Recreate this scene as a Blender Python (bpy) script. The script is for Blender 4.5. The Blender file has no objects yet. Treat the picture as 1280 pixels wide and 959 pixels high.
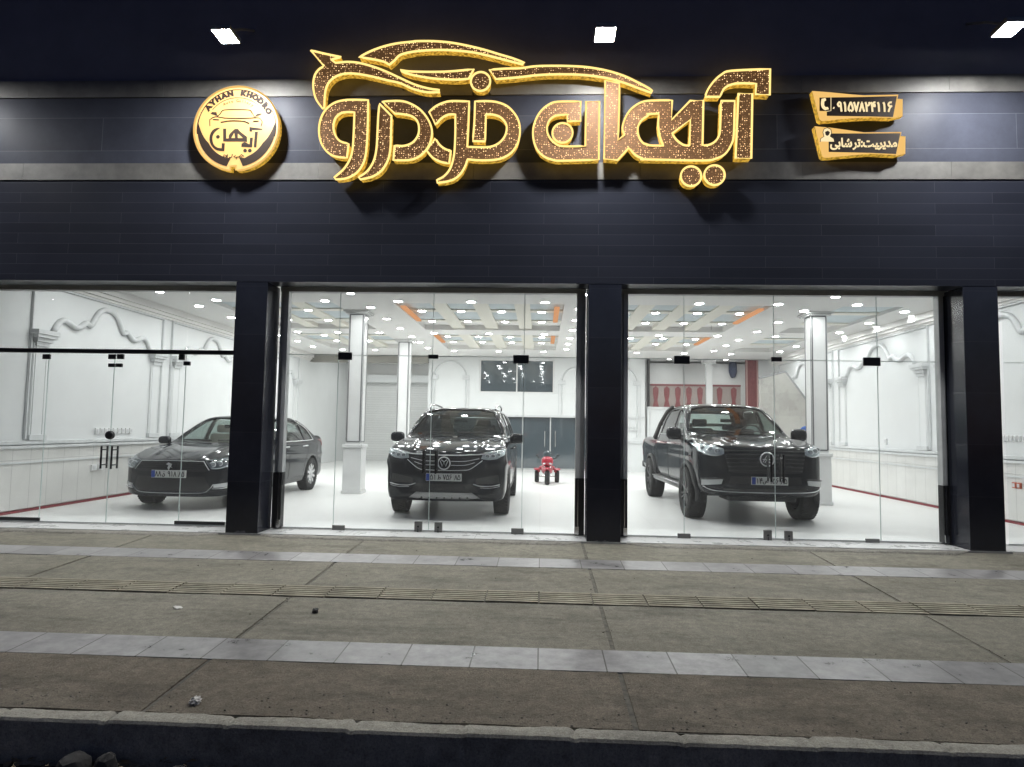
import bpy, bmesh, math, random
import numpy as np
from mathutils import Vector, Matrix
from mathutils.bvhtree import BVHTree
random.seed(7); np.random.seed(7)
PI = math.pi
S = bpy.context.scene
C = S.collection

# ------------------------------------------------------------------ camera
FPX, W0, H0 = 818.64, 1280, 959
PIT, YAW, ROL = [math.radians(a) for a in (3.8258, -2.6045, 0.9413)]
CAM = Vector((0, -8.1, 1.355))
fw = Vector((math.sin(YAW)*math.cos(PIT), math.cos(YAW)*math.cos(PIT), math.sin(PIT)))
r0 = Vector((math.cos(YAW), -math.sin(YAW), 0)); u0 = r0.cross(fw)
ri = r0*math.cos(ROL) + u0*math.sin(ROL); up = u0*math.cos(ROL) - r0*math.sin(ROL)
cam = bpy.data.cameras.new('camera'); co = bpy.data.objects.new('camera', cam); C.objects.link(co)
M = Matrix((ri, up, -fw)).transposed().to_4x4(); M.translation = CAM
co.matrix_world = M
cam.sensor_width = 36; cam.lens = FPX/W0*36; cam.clip_end = 500; cam.clip_start = .05
S.camera = co

def U(px, py, ax, val):
    """world point of the surveyed plane ax=val that a photo measurement refers to"""
    d = fw*FPX + ri*(px-W0/2) + up*(H0/2-py); i = 'xyz'.index(ax)
    return CAM + d*((val-CAM[i])/d[i])

# ------------------------------------------------------------------ materials
def mat(name, col=(.5,.5,.5), rough=.5, metal=0., coat=0., spec=.5, emit=None, es=0., var=0., vscale=6., bump=0., bscale=60., rvar=0.):
    m = bpy.data.materials.new(name); m.use_nodes = True
    n = m.node_tree.nodes; l = m.node_tree.links; b = n['Principled BSDF']
    b.inputs['Base Color'].default_value = (*col, 1); b.inputs['Roughness'].default_value = rough
    b.inputs['Metallic'].default_value = metal; b.inputs['Coat Weight'].default_value = coat
    b.inputs['Coat Roughness'].default_value = .03
    b.inputs['Specular IOR Level'].default_value = spec
    if emit: b.inputs['Emission Color'].default_value = (*emit, 1); b.inputs['Emission Strength'].default_value = es
    if var or bump or rvar:
        tc = n.new('ShaderNodeTexCoord')
    if var or rvar:
        nz = n.new('ShaderNodeTexNoise'); nz.inputs['Scale'].default_value = vscale; nz.inputs['Detail'].default_value = 8
        nz.inputs['Roughness'].default_value = .65
        l.new(tc.outputs['Object'], nz.inputs['Vector'])
    if var:
        cr = n.new('ShaderNodeValToRGB'); e = cr.color_ramp.elements
        e[0].position = .28; e[1].position = .72
        e[0].color = (*[c*(1-var) for c in col], 1); e[1].color = (*[min(1, c*(1+var)) for c in col], 1)
        l.new(nz.outputs['Fac'], cr.inputs['Fac']); l.new(cr.outputs['Color'], b.inputs['Base Color'])
    if rvar:
        mr = n.new('ShaderNodeMapRange'); mr.inputs['From Min'].default_value = .3; mr.inputs['From Max'].default_value = .7
        mr.inputs['To Min'].default_value = max(.02, rough-rvar); mr.inputs['To Max'].default_value = rough+rvar
        l.new(nz.outputs['Fac'], mr.inputs['Value']); l.new(mr.outputs['Result'], b.inputs['Roughness'])
    if bump:
        nb = n.new('ShaderNodeTexNoise'); nb.inputs['Scale'].default_value = bscale; nb.inputs['Detail'].default_value = 6
        bp = n.new('ShaderNodeBump'); bp.inputs['Strength'].default_value = bump; bp.inputs['Distance'].default_value = .01
        l.new(tc.outputs['Object'], nb.inputs['Vector']); l.new(nb.outputs['Fac'], bp.inputs['Height']); l.new(bp.outputs['Normal'], b.inputs['Normal'])
    return m

def nodes(m): return m.node_tree.nodes, m.node_tree.links, m.node_tree.nodes['Principled BSDF']

def brick_mat(name, base, mortar, bw, rh, axes, rough, msize=.003, var=.25, offset=.5, spec=.5, dirt=.0, cloud=1.1, bump=.25, rv=.28):
    """slabs laid in rows; axes picks which object coordinates run along / across the rows"""
    m = mat(name, base, rough, spec=spec); n, l, b = nodes(m)
    tc = n.new('ShaderNodeTexCoord'); sp = n.new('ShaderNodeSeparateXYZ'); cb = n.new('ShaderNodeCombineXYZ')
    l.new(tc.outputs['Object'], sp.inputs[0]); l.new(sp.outputs[axes[0]], cb.inputs[0]); l.new(sp.outputs[axes[1]], cb.inputs[1])
    br = n.new('ShaderNodeTexBrick'); br.offset = offset
    br.inputs['Scale'].default_value = 1; br.inputs['Brick Width'].default_value = bw; br.inputs['Row Height'].default_value = rh
    br.inputs['Mortar Size'].default_value = msize; br.inputs['Mortar Smooth'].default_value = .2; br.inputs['Bias'].default_value = 0
    br.inputs['Color1'].default_value = (*[c*(1-var) for c in base], 1); br.inputs['Color2'].default_value = (*[c*(1+var) for c in base], 1)
    br.inputs['Mortar'].default_value = (*mortar, 1)
    l.new(cb.outputs[0], br.inputs['Vector'])
    nz = n.new('ShaderNodeTexNoise'); nz.inputs['Scale'].default_value = cloud; nz.inputs['Detail'].default_value = 9; nz.inputs['Roughness'].default_value = .7
    l.new(tc.outputs['Object'], nz.inputs['Vector'])
    mr = n.new('ShaderNodeMapRange'); mr.inputs['From Min'].default_value = .3; mr.inputs['From Max'].default_value = .7
    mr.inputs['To Min'].default_value = 1-dirt; mr.inputs['To Max'].default_value = 1+dirt*.6
    l.new(nz.outputs['Fac'], mr.inputs['Value'])
    mx = n.new('ShaderNodeVectorMath'); mx.operation = 'SCALE'
    l.new(br.outputs['Color'], mx.inputs[0]); l.new(mr.outputs['Result'], mx.inputs['Scale']); l.new(mx.outputs[0], b.inputs['Base Color'])
    r2 = n.new('ShaderNodeMapRange'); r2.inputs['From Min'].default_value = .3; r2.inputs['From Max'].default_value = .7
    r2.inputs['To Min'].default_value = rough*(1-rv); r2.inputs['To Max'].default_value = min(1, rough*(1+rv))
    l.new(nz.outputs['Fac'], r2.inputs['Value']); l.new(r2.outputs['Result'], b.inputs['Roughness'])
    if bump:
        bp = n.new('ShaderNodeBump'); bp.inputs['Strength'].default_value = bump; bp.inputs['Distance'].default_value = .006
        iv = n.new('ShaderNodeMath'); iv.operation = 'SUBTRACT'; iv.inputs[0].default_value = 1; l.new(br.outputs['Fac'], iv.inputs[1])
        l.new(iv.outputs[0], bp.inputs['Height']); l.new(bp.outputs['Normal'], b.inputs['Normal'])
    return m

def glass(name, tint=(.97,.99,.985), refl=.9, veil=0.):
    """thin pane: clear, with a fresnel mirror over it"""
    m = bpy.data.materials.new(name); m.use_nodes = True; n = m.node_tree.nodes; l = m.node_tree.links
    n.remove(n['Principled BSDF'])
    t = n.new('ShaderNodeBsdfTransparent'); t.inputs[0].default_value = (*tint, 1)
    g = n.new('ShaderNodeBsdfGlossy'); g.inputs['Roughness'].default_value = .02; g.inputs[0].default_value = (refl, refl, refl, 1)
    fr = n.new('ShaderNodeFresnel'); fr.inputs['IOR'].default_value = 1.5
    ge = n.new('ShaderNodeNewGeometry'); ms = n.new('ShaderNodeMath'); ms.operation = 'MULTIPLY_ADD'; ms.inputs[1].default_value = -1; ms.inputs[2].default_value = 1; l.new(ge.outputs['Backfacing'], ms.inputs[0])
    mf = n.new('ShaderNodeMath'); mf.operation = 'MULTIPLY'; l.new(ms.outputs[0], mf.inputs[0]); l.new(fr.outputs[0], mf.inputs[1])
    mx = n.new('ShaderNodeMixShader'); l.new(mf.outputs[0], mx.inputs[0]); l.new(t.outputs[0], mx.inputs[1]); l.new(g.outputs[0], mx.inputs[2])
    out = mx
    if veil:                                             # thin pale film stands in for the haze veil over the glass
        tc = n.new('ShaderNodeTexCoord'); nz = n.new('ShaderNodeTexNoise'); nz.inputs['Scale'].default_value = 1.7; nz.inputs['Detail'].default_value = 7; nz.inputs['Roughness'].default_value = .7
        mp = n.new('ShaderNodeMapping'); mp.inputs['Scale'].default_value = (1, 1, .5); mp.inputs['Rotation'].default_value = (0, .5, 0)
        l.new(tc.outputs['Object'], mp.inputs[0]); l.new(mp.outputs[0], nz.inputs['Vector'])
        mr = n.new('ShaderNodeMapRange'); mr.inputs['From Min'].default_value = .3; mr.inputs['From Max'].default_value = .75; mr.inputs['To Min'].default_value = veil*.6; mr.inputs['To Max'].default_value = veil*1.5; l.new(nz.outputs['Fac'], mr.inputs['Value'])
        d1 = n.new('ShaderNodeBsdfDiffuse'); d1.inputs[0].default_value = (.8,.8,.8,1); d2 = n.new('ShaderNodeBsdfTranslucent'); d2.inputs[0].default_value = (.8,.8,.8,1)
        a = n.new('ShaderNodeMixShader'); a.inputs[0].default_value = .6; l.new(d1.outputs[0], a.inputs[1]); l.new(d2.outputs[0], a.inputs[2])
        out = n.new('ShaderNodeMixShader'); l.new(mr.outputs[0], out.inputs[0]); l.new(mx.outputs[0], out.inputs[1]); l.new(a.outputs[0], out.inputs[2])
    l.new(out.outputs[0], n['Material Output'].inputs[0])
    return m

def emis(name, col, s):
    m = bpy.data.materials.new(name); m.use_nodes = True; n = m.node_tree.nodes; l = m.node_tree.links
    n.remove(n['Principled BSDF']); e = n.new('ShaderNodeEmission'); e.inputs[0].default_value = (*col, 1); e.inputs[1].default_value = s
    l.new(e.outputs[0], n['Material Output'].inputs[0]); return m

K = {}
K['cladding'] = brick_mat('black_granite_slab', (.0225,.0245,.035), (.066,.069,.082), 1.37, .135, 'XZ', .32, .002, .14, dirt=.05, cloud=3., bump=.03, rv=.06, spec=.22)
K['fascia'] = brick_mat('black_granite_fascia', (.050,.054,.072), (.13,.135,.15), 2.9, .4435, 'XZ', .42, .0025, .16, dirt=.2, cloud=2., bump=.1, spec=.1, rv=.1)
K['pillar'] = brick_mat('black_granite_pillar', (.020,.022,.032), (.05,.052,.062), 2.0, .62, 'XZ', .2, .0016, .12, offset=.13, dirt=.3, bump=.1)
K['strip'] = mat('brushed_steel_strip', (.135,.13,.12), .55, .2, var=.38, vscale=2.6, rvar=.12)
K['alu'] = mat('grey_aluminium', (.46,.47,.47), .5, .1, var=.1, vscale=5)
K['aludark'] = mat('black_guide_rail', (.016,.016,.017), .4)
K['steel'] = mat('polished_steel', (.6,.6,.6), .22, 1.)
K['fit'] = mat('black_patch_fitting', (.012,.012,.013), .35)
K['wall'] = mat('white_plaster', (.74,.755,.755), .62, var=.035, vscale=1.6)
K['wallgrey'] = mat('grey_white_plaster', (.74,.74,.73), .6, var=.05, vscale=2.)
K['mould'] = mat('grey_painted_moulding', (.64,.655,.66), .5, var=.10, vscale=9)
K['wains'] = brick_mat('white_marble_wainscot', (.74,.735,.71), (.5,.5,.49), .34, .76, 'YZ', .22, .004, .025, offset=0., dirt=.06, cloud=2.2, bump=.5)
K['red'] = mat('red_skirting', (.24,.035,.045), .5)
K['ceil'] = mat('white_ceiling_paint', (.80,.79,.77), .6, var=.02, vscale=1.)
K['cream'] = mat('cream_ceiling_band', (.80,.775,.69), .55)
K['blue'] = mat('sky_blue_ceiling_panel', (.56,.63,.66), .5, var=.08, vscale=2)
K['dull'] = mat('brown_beam_paint', (.30,.29,.26), .6, var=.1, vscale=2)
K['floor'] = brick_mat('white_polished_floor', (.80,.80,.785), (.56,.56,.55), .8, .8, 'XY', .31, .002, .012, spec=.25, offset=0., dirt=.015, cloud=.9, bump=0, rv=.06)
K['thresh'] = brick_mat('white_marble_sill', (.60,.60,.585), (.3,.3,.29), 1.6, 3., 'XY', .3, .004, .05, dirt=.16, cloud=3., bump=0)
K['colmn'] = mat('white_marble_column', (.76,.765,.76), .25, var=.05, vscale=2.5)
K['black'] = mat('black_trim', (.02,.02,.022), .4)
K['shutter'] = brick_mat('grey_roller_shutter', (.80,.81,.80), (.55,.56,.55), 50, .09, 'XZ', .4, .004, .03, dirt=.05, bump=.6)
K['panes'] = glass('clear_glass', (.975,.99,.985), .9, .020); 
K['darkglass'] = mat('dark_office_glass', (.075,.095,.108), .045, spec=.9, coat=.7)
K['led'] = emis('downlight_led', (.98, .99, .99), 164)
K['orange'] = emis('orange_led_cove', (1., .47, .22), .72)
K['flood'] = emis('floodlight_led', (.97, .98, .98), 840)
K['lampbody'] = mat('floodlight_housing', (.22,.23,.24), .45, .5)
K['scuff'] = mat('dusty_scuff', (.075,.075,.095), .7, var=.6, vscale=40)
K['white'] = mat('white_plastic', (.8,.8,.8), .35)

def concrete(name, a, bcol, rough=.9, bump=.5):
    m = mat(name, a, rough); n, l, b = nodes(m); tc = n.new('ShaderNodeTexCoord')
    def noise(s, d=8, r=.65):
        z = n.new('ShaderNodeTexNoise'); z.inputs['Scale'].default_value = s; z.inputs['Detail'].default_value = d; z.inputs['Roughness'].default_value = r
        l.new(tc.outputs['Object'], z.inputs['Vector']); return z
    n1 = noise(.9); n2 = noise(14, 10, .75); n3 = noise(90, 4, .8)
    cr = n.new('ShaderNodeValToRGB'); cr.color_ramp.elements[0].position = .3; cr.color_ramp.elements[1].position = .7
    cr.color_ramp.elements[0].color = (*a, 1); cr.color_ramp.elements[1].color = (*bcol, 1); l.new(n1.outputs['Fac'], cr.inputs['Fac'])
    m2 = n.new('ShaderNodeMapRange'); m2.inputs['From Min'].default_value = .3; m2.inputs['From Max'].default_value = .7; m2.inputs['To Min'].default_value = .66; m2.inputs['To Max'].default_value = 1.26
    l.new(n2.outputs['Fac'], m2.inputs['Value'])
    m3 = n.new('ShaderNodeMapRange'); m3.inputs['From Min'].default_value = .3; m3.inputs['From Max'].default_value = .7; m3.inputs['To Min'].default_value = .62; m3.inputs['To Max'].default_value = 1.35
    l.new(n3.outputs['Fac'], m3.inputs['Value'])
    mm = n.new('ShaderNodeMath'); mm.operation = 'MULTIPLY'; l.new(m2.outputs[0], mm.inputs[0]); l.new(m3.outputs[0], mm.inputs[1])
    n6 = noise(38, 3, .6); m6 = n.new('ShaderNodeMapRange'); m6.inputs['From Min'].default_value = .60; m6.inputs['From Max'].default_value = .70; m6.inputs['To Min'].default_value = 1; m6.inputs['To Max'].default_value = 1-.42*bump  # pit shade put into the colour as small dark spots
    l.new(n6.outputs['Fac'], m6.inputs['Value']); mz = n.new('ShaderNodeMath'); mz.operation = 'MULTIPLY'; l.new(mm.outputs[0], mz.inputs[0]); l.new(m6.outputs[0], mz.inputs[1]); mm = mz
    # dark blotches, trodden-in dirt
    n4 = noise(3.1, 7, .68); mp = n.new('ShaderNodeMapping'); mp.inputs['Scale'].default_value = (.45, 1.5, 1); l.new(tc.outputs['Object'], mp.inputs[0]); l.new(mp.outputs[0], n4.inputs['Vector']); m4 = n.new('ShaderNodeMapRange'); m4.inputs['From Min'].default_value = .5; m4.inputs['From Max'].default_value = .70
    m4.inputs['To Min'].default_value = 1; m4.inputs['To Max'].default_value = .60; l.new(n4.outputs['Fac'], m4.inputs['Value'])
    mk = n.new('ShaderNodeMath'); mk.operation = 'MULTIPLY'; l.new(mm.outputs[0], mk.inputs[0]); l.new(m4.outputs[0], mk.inputs[1])
    vm = n.new('ShaderNodeVectorMath'); vm.operation = 'SCALE'; l.new(cr.outputs[0], vm.inputs[0]); l.new(mk.outputs[0], vm.inputs['Scale'])
    l.new(vm.outputs[0], b.inputs['Base Color'])
    bp = n.new('ShaderNodeBump'); bp.inputs['Strength'].default_value = bump; bp.inputs['Distance'].default_value = .012
    ad = n.new('ShaderNodeMath'); ad.operation = 'ADD'; l.new(n2.outputs['Fac'], ad.inputs[0]); l.new(n3.outputs['Fac'], ad.inputs[1])
    l.new(ad.outputs[0], bp.inputs['Height']); l.new(bp.outputs['Normal'], b.inputs['Normal'])
    return m
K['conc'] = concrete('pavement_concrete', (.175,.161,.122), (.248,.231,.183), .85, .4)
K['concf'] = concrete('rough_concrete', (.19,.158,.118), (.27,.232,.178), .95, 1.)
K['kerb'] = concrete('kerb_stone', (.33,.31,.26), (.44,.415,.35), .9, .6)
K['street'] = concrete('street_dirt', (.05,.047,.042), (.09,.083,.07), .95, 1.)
K['marb'] = brick_mat('grey_marble_tile', (.275,.265,.262), (.07,.064,.055), .437, 3., 'XY', .36, .005, .13, offset=0., dirt=.55, cloud=5.5, bump=.2, spec=.3, rv=.35)
K['tact'] = mat('yellow_tactile_tile', (.285,.258,.195), .88, var=.4, vscale=5, bump=.3, bscale=90)
K['joint'] = mat('dark_joint_dirt', (.125,.115,.095), .95, var=.5, vscale=20)
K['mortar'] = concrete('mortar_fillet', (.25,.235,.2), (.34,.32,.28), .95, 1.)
K['rock'] = mat('dark_rubble', (.05,.048,.046), .9, var=.3, vscale=8, bump=.6, bscale=30)

# ------------------------------------------------------------------ mesh helpers
class MB:
    def __init__(s): s.bm = bmesh.new()
    def box(s, x0, x1, y0, y1, z0, z1, bev=0):
        v = [s.bm.verts.new((x, y, z)) for x in (x0, x1) for y in (y0, y1) for z in (z0, z1)]
        f = [s.bm.faces.new([v[i] for i in q]) for q in ((0,1,3,2),(4,6,7,5),(0,4,5,1),(2,3,7,6),(0,2,6,4),(1,5,7,3))]
        if bev:
            es = list({e for k in f for e in k.edges}); bmesh.ops.bevel(s.bm, geom=es, offset=bev, segments=2, affect='EDGES', profile=.5)
        return s
    def tube(s, pts, r, n=8, closed=False, squash=None):
        pts = [Vector(p) for p in pts]; rings = []; N = len(pts); ref = None
        for i, p in enumerate(pts):
            a = pts[(i-1) % N] if (closed or i > 0) else p; b = pts[(i+1) % N] if (closed or i < N-1) else p
            t = (b-a).normalized()
            if ref is None: ref = Vector((0,0,1)) if abs(t.z) < .9 else Vector((1,0,0))
            side = t.cross(ref); 
            if side.length < 1e-5: side = t.orthogonal()
            side.normalize(); ref = side.cross(t).normalized()
            rr = r[i] if isinstance(r, (list, tuple)) else r
            rings.append([s.bm.verts.new(p + (side*math.cos(2*PI*k/n) + ref*math.sin(2*PI*k/n))*rr) for k in range(n)])
        for i in range(N if closed else N-1):
            A, B = rings[i], rings[(i+1) % N]
            for k in range(n): s.bm.faces.new((A[k], A[(k+1) % n], B[(k+1) % n], B[k]))
        if not closed: s.bm.faces.new(rings[0][::-1]); s.bm.faces.new(rings[-1])
        return s
    def lathe(s, prof, c, axis='z', n=32, caps=True):
        c = Vector(c); rings = []
        for r, h in prof:
            ring = []
            for k in range(n):
                a = 2*PI*k/n; u, w = r*math.cos(a), r*math.sin(a)
                d = {'z': (u, w, h), 'y': (u, h, w), 'x': (h, u, w)}[axis]
                ring.append(s.bm.verts.new(c + Vector(d)))
            rings.append(ring)
        for A, B in zip(rings, rings[1:]):
            for k in range(n): s.bm.faces.new((A[k], A[(k+1) % n], B[(k+1) % n], B[k]))
        if caps: s.bm.faces.new(rings[0][::-1]); s.bm.faces.new(rings[-1])
        return s
    def prism(s, poly, axis, d0, d1):
        def P(a, b, d): return {'y': (a, d, b), 'x': (d, a, b), 'z': (a, b, d)}[axis]
        A = [s.bm.verts.new(P(a, b, d0)) for a, b in poly]; B = [s.bm.verts.new(P(a, b, d1)) for a, b in poly]; N = len(poly)
        s.bm.faces.new(A); s.bm.faces.new(B[::-1])
        for i in range(N): s.bm.faces.new((A[i], B[i], B[(i+1) % N], A[(i+1) % N]))
        return s
    def blob(s, c, r, sub=3, p=2., rot=None, noise=0.):
        b2 = bmesh.new(); bmesh.ops.create_icosphere(b2, subdivisions=sub, radius=1)
        mp = {}
        for v in b2.verts:
            d = v.co.copy(); k = (abs(d.x)**p + abs(d.y)**p + abs(d.z)**p)**(-1/p)
            d = Vector((d.x*r[0], d.y*r[1], d.z*r[2]))*k
            if noise: d *= 1 + random.uniform(-noise, noise)
            if rot: d = rot @ d
            mp[v] = s.bm.verts.new(d + Vector(c))
        for f in b2.faces: s.bm.faces.new([mp[v] for v in f.verts])
        b2.free(); return s
    def done(s, name, m, parent=None, smooth=False, auto=None):
        bmesh.ops.recalc_face_normals(s.bm, faces=s.bm.faces)
        me = bpy.data.meshes.new(name); s.bm.to_mesh(me); s.bm.free()
        return link(name, me, m, parent, smooth, auto)

LOCAL = False            # True while a vehicle is built in its own frame
def link(name, me, m, parent=None, smooth=False, auto=None):
    for k in (m if isinstance(m, (list, tuple)) else [m]): me.materials.append(k)
    o = bpy.data.objects.new(name, me); C.objects.link(o)
    if parent is not None:
        o.parent = parent
        if not LOCAL: me.transform(Matrix.Translation(-origin(parent)))
    if smooth or auto:
        me.shade_smooth()
        if auto: me.set_sharp_from_angle(angle=math.radians(auto))
    return o
def tag(o, label=None, cat=None, group=None, kind=None):
    if label: o['label'] = label
    if cat: o['category'] = cat
    if group: o['group'] = group
    if kind: o['kind'] = kind
    return o
ORG = {}
def thing(name, label, cat, loc=(0,0,0), group=None, rz=0):
    o = bpy.data.objects.new(name, None); C.objects.link(o); o.location = loc; o.rotation_euler = (0,0,rz); o.empty_display_size = .2
    ORG[o.name] = Vector(loc); return tag(o, label, cat, group)
def origin(p):
    while p.parent is not None: p = p.parent
    return ORG.get(p.name, Vector((0,0,0)))
def ground(name, mb_, m, parent=None): return tag(mb_.done(name, m, parent), kind='structure')

def smooth_outline(pts, closed=True, ang=38, n=5):
    """Catmull-Rom through traced points, sharp where the outline turns sharply"""
    P = [Vector(p) for p in pts]; N = len(P); out = []
    def corner(i):
        if not closed and i in (0, N-1): return True
        a = P[i]-P[i-1]; b = P[(i+1) % N]-P[i]
        if a.length < 1e-9 or b.length < 1e-9: return True
        return a.angle(b) > math.radians(ang)
    for i in range(N if closed else N-1):
        p1, p2 = P[i], P[(i+1) % N]
        p0 = p1*2-p2 if corner(i) else P[i-1]
        p3 = p2*2-p1 if corner((i+1) % N) else P[(i+2) % N]
        if corner(i) and corner((i+1) % N): out.append(p1); continue
        for k in range(n):
            t = k/n
            out.append(.5*((2*p1)+(p2-p0)*t+(2*p0-5*p1+4*p2-p3)*t*t+(3*p1-p0-3*p2+p3)*t**3))
    if not closed: out.append(P[-1])
    return out

def plate_mesh(name, loops, y0, y1, ms, parent):
    """flat cut-out in the xz plane (outer loop and holes), front at y0, back at y1; ms = face, edge"""
    cu = bpy.data.curves.new(name, 'CURVE'); cu.dimensions = '2D'; cu.fill_mode = 'BOTH'; cu.extrude = abs(y1-y0)/2
    for lp in loops:
        sp = cu.splines.new('POLY'); sp.points.add(len(lp)-1); sp.use_cyclic_u = True
        for p, q in zip(sp.points, lp): p.co = (q[0], q[1], 0, 1)
    t = bpy.data.objects.new('tmp', cu); C.objects.link(t); bpy.context.view_layer.update()
    me = bpy.data.meshes.new_from_object(t.evaluated_get(bpy.context.evaluated_depsgraph_get()))
    bpy.data.objects.remove(t); bpy.data.curves.remove(cu); me.materials.clear(); me.name = name
    me.transform(Matrix.Translation((0, (y0+y1)/2, 0)) @ Matrix.Rotation(PI/2, 4, 'X'))
    o = link(name, me, ms, parent)
    if isinstance(ms, (list, tuple)):
        for f in me.polygons: f.material_index = 0 if f.normal.y < -.8 else 1
    return o

def text_mesh(name, body, size, m, parent, mw, ext=.002, sx=1., ax='CENTER', spacing=1., bold=0.):
    """lettering as real thin geometry; mw places text-space (x right, y up, z out)"""
    cu = bpy.data.curves.new(name, 'FONT'); cu.body = body; cu.size = size; cu.extrude = ext; cu.align_x = ax; cu.align_y = 'CENTER'; cu.space_character = spacing; cu.offset = bold; cu.resolution_u = 3
    t = bpy.data.objects.new('tmp', cu); C.objects.link(t); bpy.context.view_layer.update()
    me = bpy.data.meshes.new_from_object(t.evaluated_get(bpy.context.evaluated_depsgraph_get()))
    bpy.data.objects.remove(t); me.materials.clear(); me.name = name
    me.transform(mw @ Matrix.Diagonal((sx, 1, 1, 1)))
    return link(name, me, m, parent)
GLY = {'0': [[(.22,.42),(.30,.36),(.28,.35)]], '1': [[(.20,1),(.30,.72),(.33,0)]], '2': [[(.08,1),(.17,.65),(.22,0)], [(.11,.88),(.20,.66),(.40,.66),(.52,.80),(.50,1)]],
 '4': [[(.08,1),(.17,.62),(.22,0)], [(.56,.98),(.40,1),(.32,.86),(.42,.74),(.56,.76)], [(.13,.80),(.25,.62),(.58,.58)]], '5': [[(.30,1),(.12,.62),(.04,.28),(.10,.03),(.28,.16),(.44,.03),(.56,.24),(.48,.62),(.30,1)]],
 '6': [[(.50,1),(.24,.97),(.13,.78),(.24,.60),(.52,.62)], [(.50,.62),(.26,.38),(.12,0)]], '7': [[(.03,1),(.19,.5),(.30,0),(.41,.5),(.57,1)]], '8': [[(.03,0),(.19,.5),(.30,1),(.41,.5),(.57,0)]],
 '9': [[(.46,.58),(.22,.55),(.10,.78),(.26,1),(.43,.88),(.46,.58),(.49,.3),(.53,0)]],
 'T': [[(.32,1),(.30,.12)], [(.30,.32),(.52,.50),(.74,.38),(.70,.14),(.02,.12)]], 'Q': [[(.52,.52),(.36,.66),(.28,.46),(.54,.44),(.60,.16),(.36,-.04),(.10,.10),(.06,.36)], [(.34,.94),(.36,.94)], [(.54,.94),(.56,.94)]],
 'S': [[(.56,.30),(.76,.62),(.98,.52),(.92,.30),(.52,.28),(.48,.46),(.44,.24),(.38,-.02),(.18,-.12),(.03,.08),(.06,.30)]]}
def strokes(name, s, fn, h, w, r, m, parent):
    """numerals drawn as strokes: fn maps (u, v) in metres along / up to a point"""
    m_ = MB(); u = 0
    for ch in s:
        if ch == ' ': u += w*.35; continue
        ad = .95 if ch in 'TQS' else .62
        for pl in GLY[ch]:
            q = smooth_outline([(a*w/.6, b*h) for a, b in pl], False, 70, 3); m_.tube([fn(u+a[0], a[1]) for a in q], r, 6)
        u += ad*w/.6*1.06
    return m_.done(name, m, parent), u
FRONT = Matrix.Rotation(PI/2, 4, 'X')      # text facing the street (-y)

# ================================================================== SETTING
GZ = lambda y: -.033 + .037*y           # the pavement falls towards the street
XL, XR = -13.0, 12.0
def sheet(y0, y1, dz=0., x0=XL, x1=XR, th=.12, nx=1):
    m_ = MB(); b = m_.bm
    v = [b.verts.new((x, y, GZ(y)+dz-t)) for t in (0, th) for x in (x0, x1) for y in (y0, y1)]
    for q in ((0,2,3,1),(4,5,7,6),(0,1,5,4),(2,6,7,3),(0,4,6,2),(1,3,7,5)): b.faces.new([v[i] for i in q])
    return m_
m_ = MB(); m_.bm.faces.new([m_.bm.verts.new(p) for p in ((-150,-150,-.43),(150,-150,-.43),(150,-4.6,-.43),(-150,-4.6,-.43))])
ground('street', m_, K['street'])
m_ = MB(); m_.bm.faces.new([m_.bm.verts.new(p) for p in ((-150,-4.62,-.47),(150,-4.62,-.47),(150,150,-.47),(-150,150,-.47))])
ground('ground', m_, K['street'])
rows = [(-.02, -.86), (-1.25, -2.12), (-2.47, -3.47), (-3.84, -4.56)]
JX = [-2.12 + 2.635*k for k in range(-4, 6)]          # joints between the cast slabs
for i, (a, b_) in enumerate(rows):
    m_ = MB(); bm = m_.bm
    for x0, x1 in zip(JX, JX[1:]):
        nX, nY = 10, 4; x0 += .016; x1 -= .016
        g = [[bm.verts.new((x0+(x1-x0)*u/nX, a+(b_-a)*w/nY, GZ(a+(b_-a)*w/nY)+random.uniform(-.003,.003))) for w in range(nY+1)] for u in range(nX+1)]
        for u in range(nX):
            for w in range(nY): bm.faces.new((g[u][w], g[u][w+1], g[u+1][w+1], g[u+1][w]))
        e = [g[u][0] for u in range(nX+1)] + [g[nX][w] for w in range(1, nY+1)] + [g[u][nY] for u in range(nX-1, -1, -1)] + [g[0][w] for w in range(nY-1, 0, -1)]
        lo = [bm.verts.new(v.co - Vector((0,0,.09))) for v in e]
        for k in range(len(e)): bm.faces.new((e[k], e[(k+1) % len(e)], lo[(k+1) % len(e)], lo[k]))
    ground('pavement', m_, K['concf' if i == 3 else 'conc'])
ground('ground', sheet(.0, -4.57, -.007, th=.3), K['joint'])
for a, b_ in ((-.863, -1.247), (-3.473, -3.837)):
    ground('marble_path_strip', sheet(a, b_, .003, th=.08), K['marb'])
m_ = MB(); bm = m_.bm
for k in range(-26, 26):
    x0, x1 = k*.46 + .006, k*.46 + .454; j = random.uniform(-.003, .003)
    for q in range(6):                                   # ridges of the guiding tiles
        y0 = -2.13 - q*.056; y1 = y0 - .036
        v = [bm.verts.new((x, y, GZ(y)+.006+j-t)) for t in (0, .05) for x in (x0, x1) for y in (y0, y1)]
        for f in ((0,2,3,1),(0,1,5,4),(2,6,7,3),(0,4,6,2),(1,3,7,5)): bm.faces.new([v[i] for i in f])
ground('tactile_path_strip', m_, K['tact'])
m_ = MB(); bm = m_.bm; x = -11.3; nxt = x+.6; prev = None; zj = 0
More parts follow.
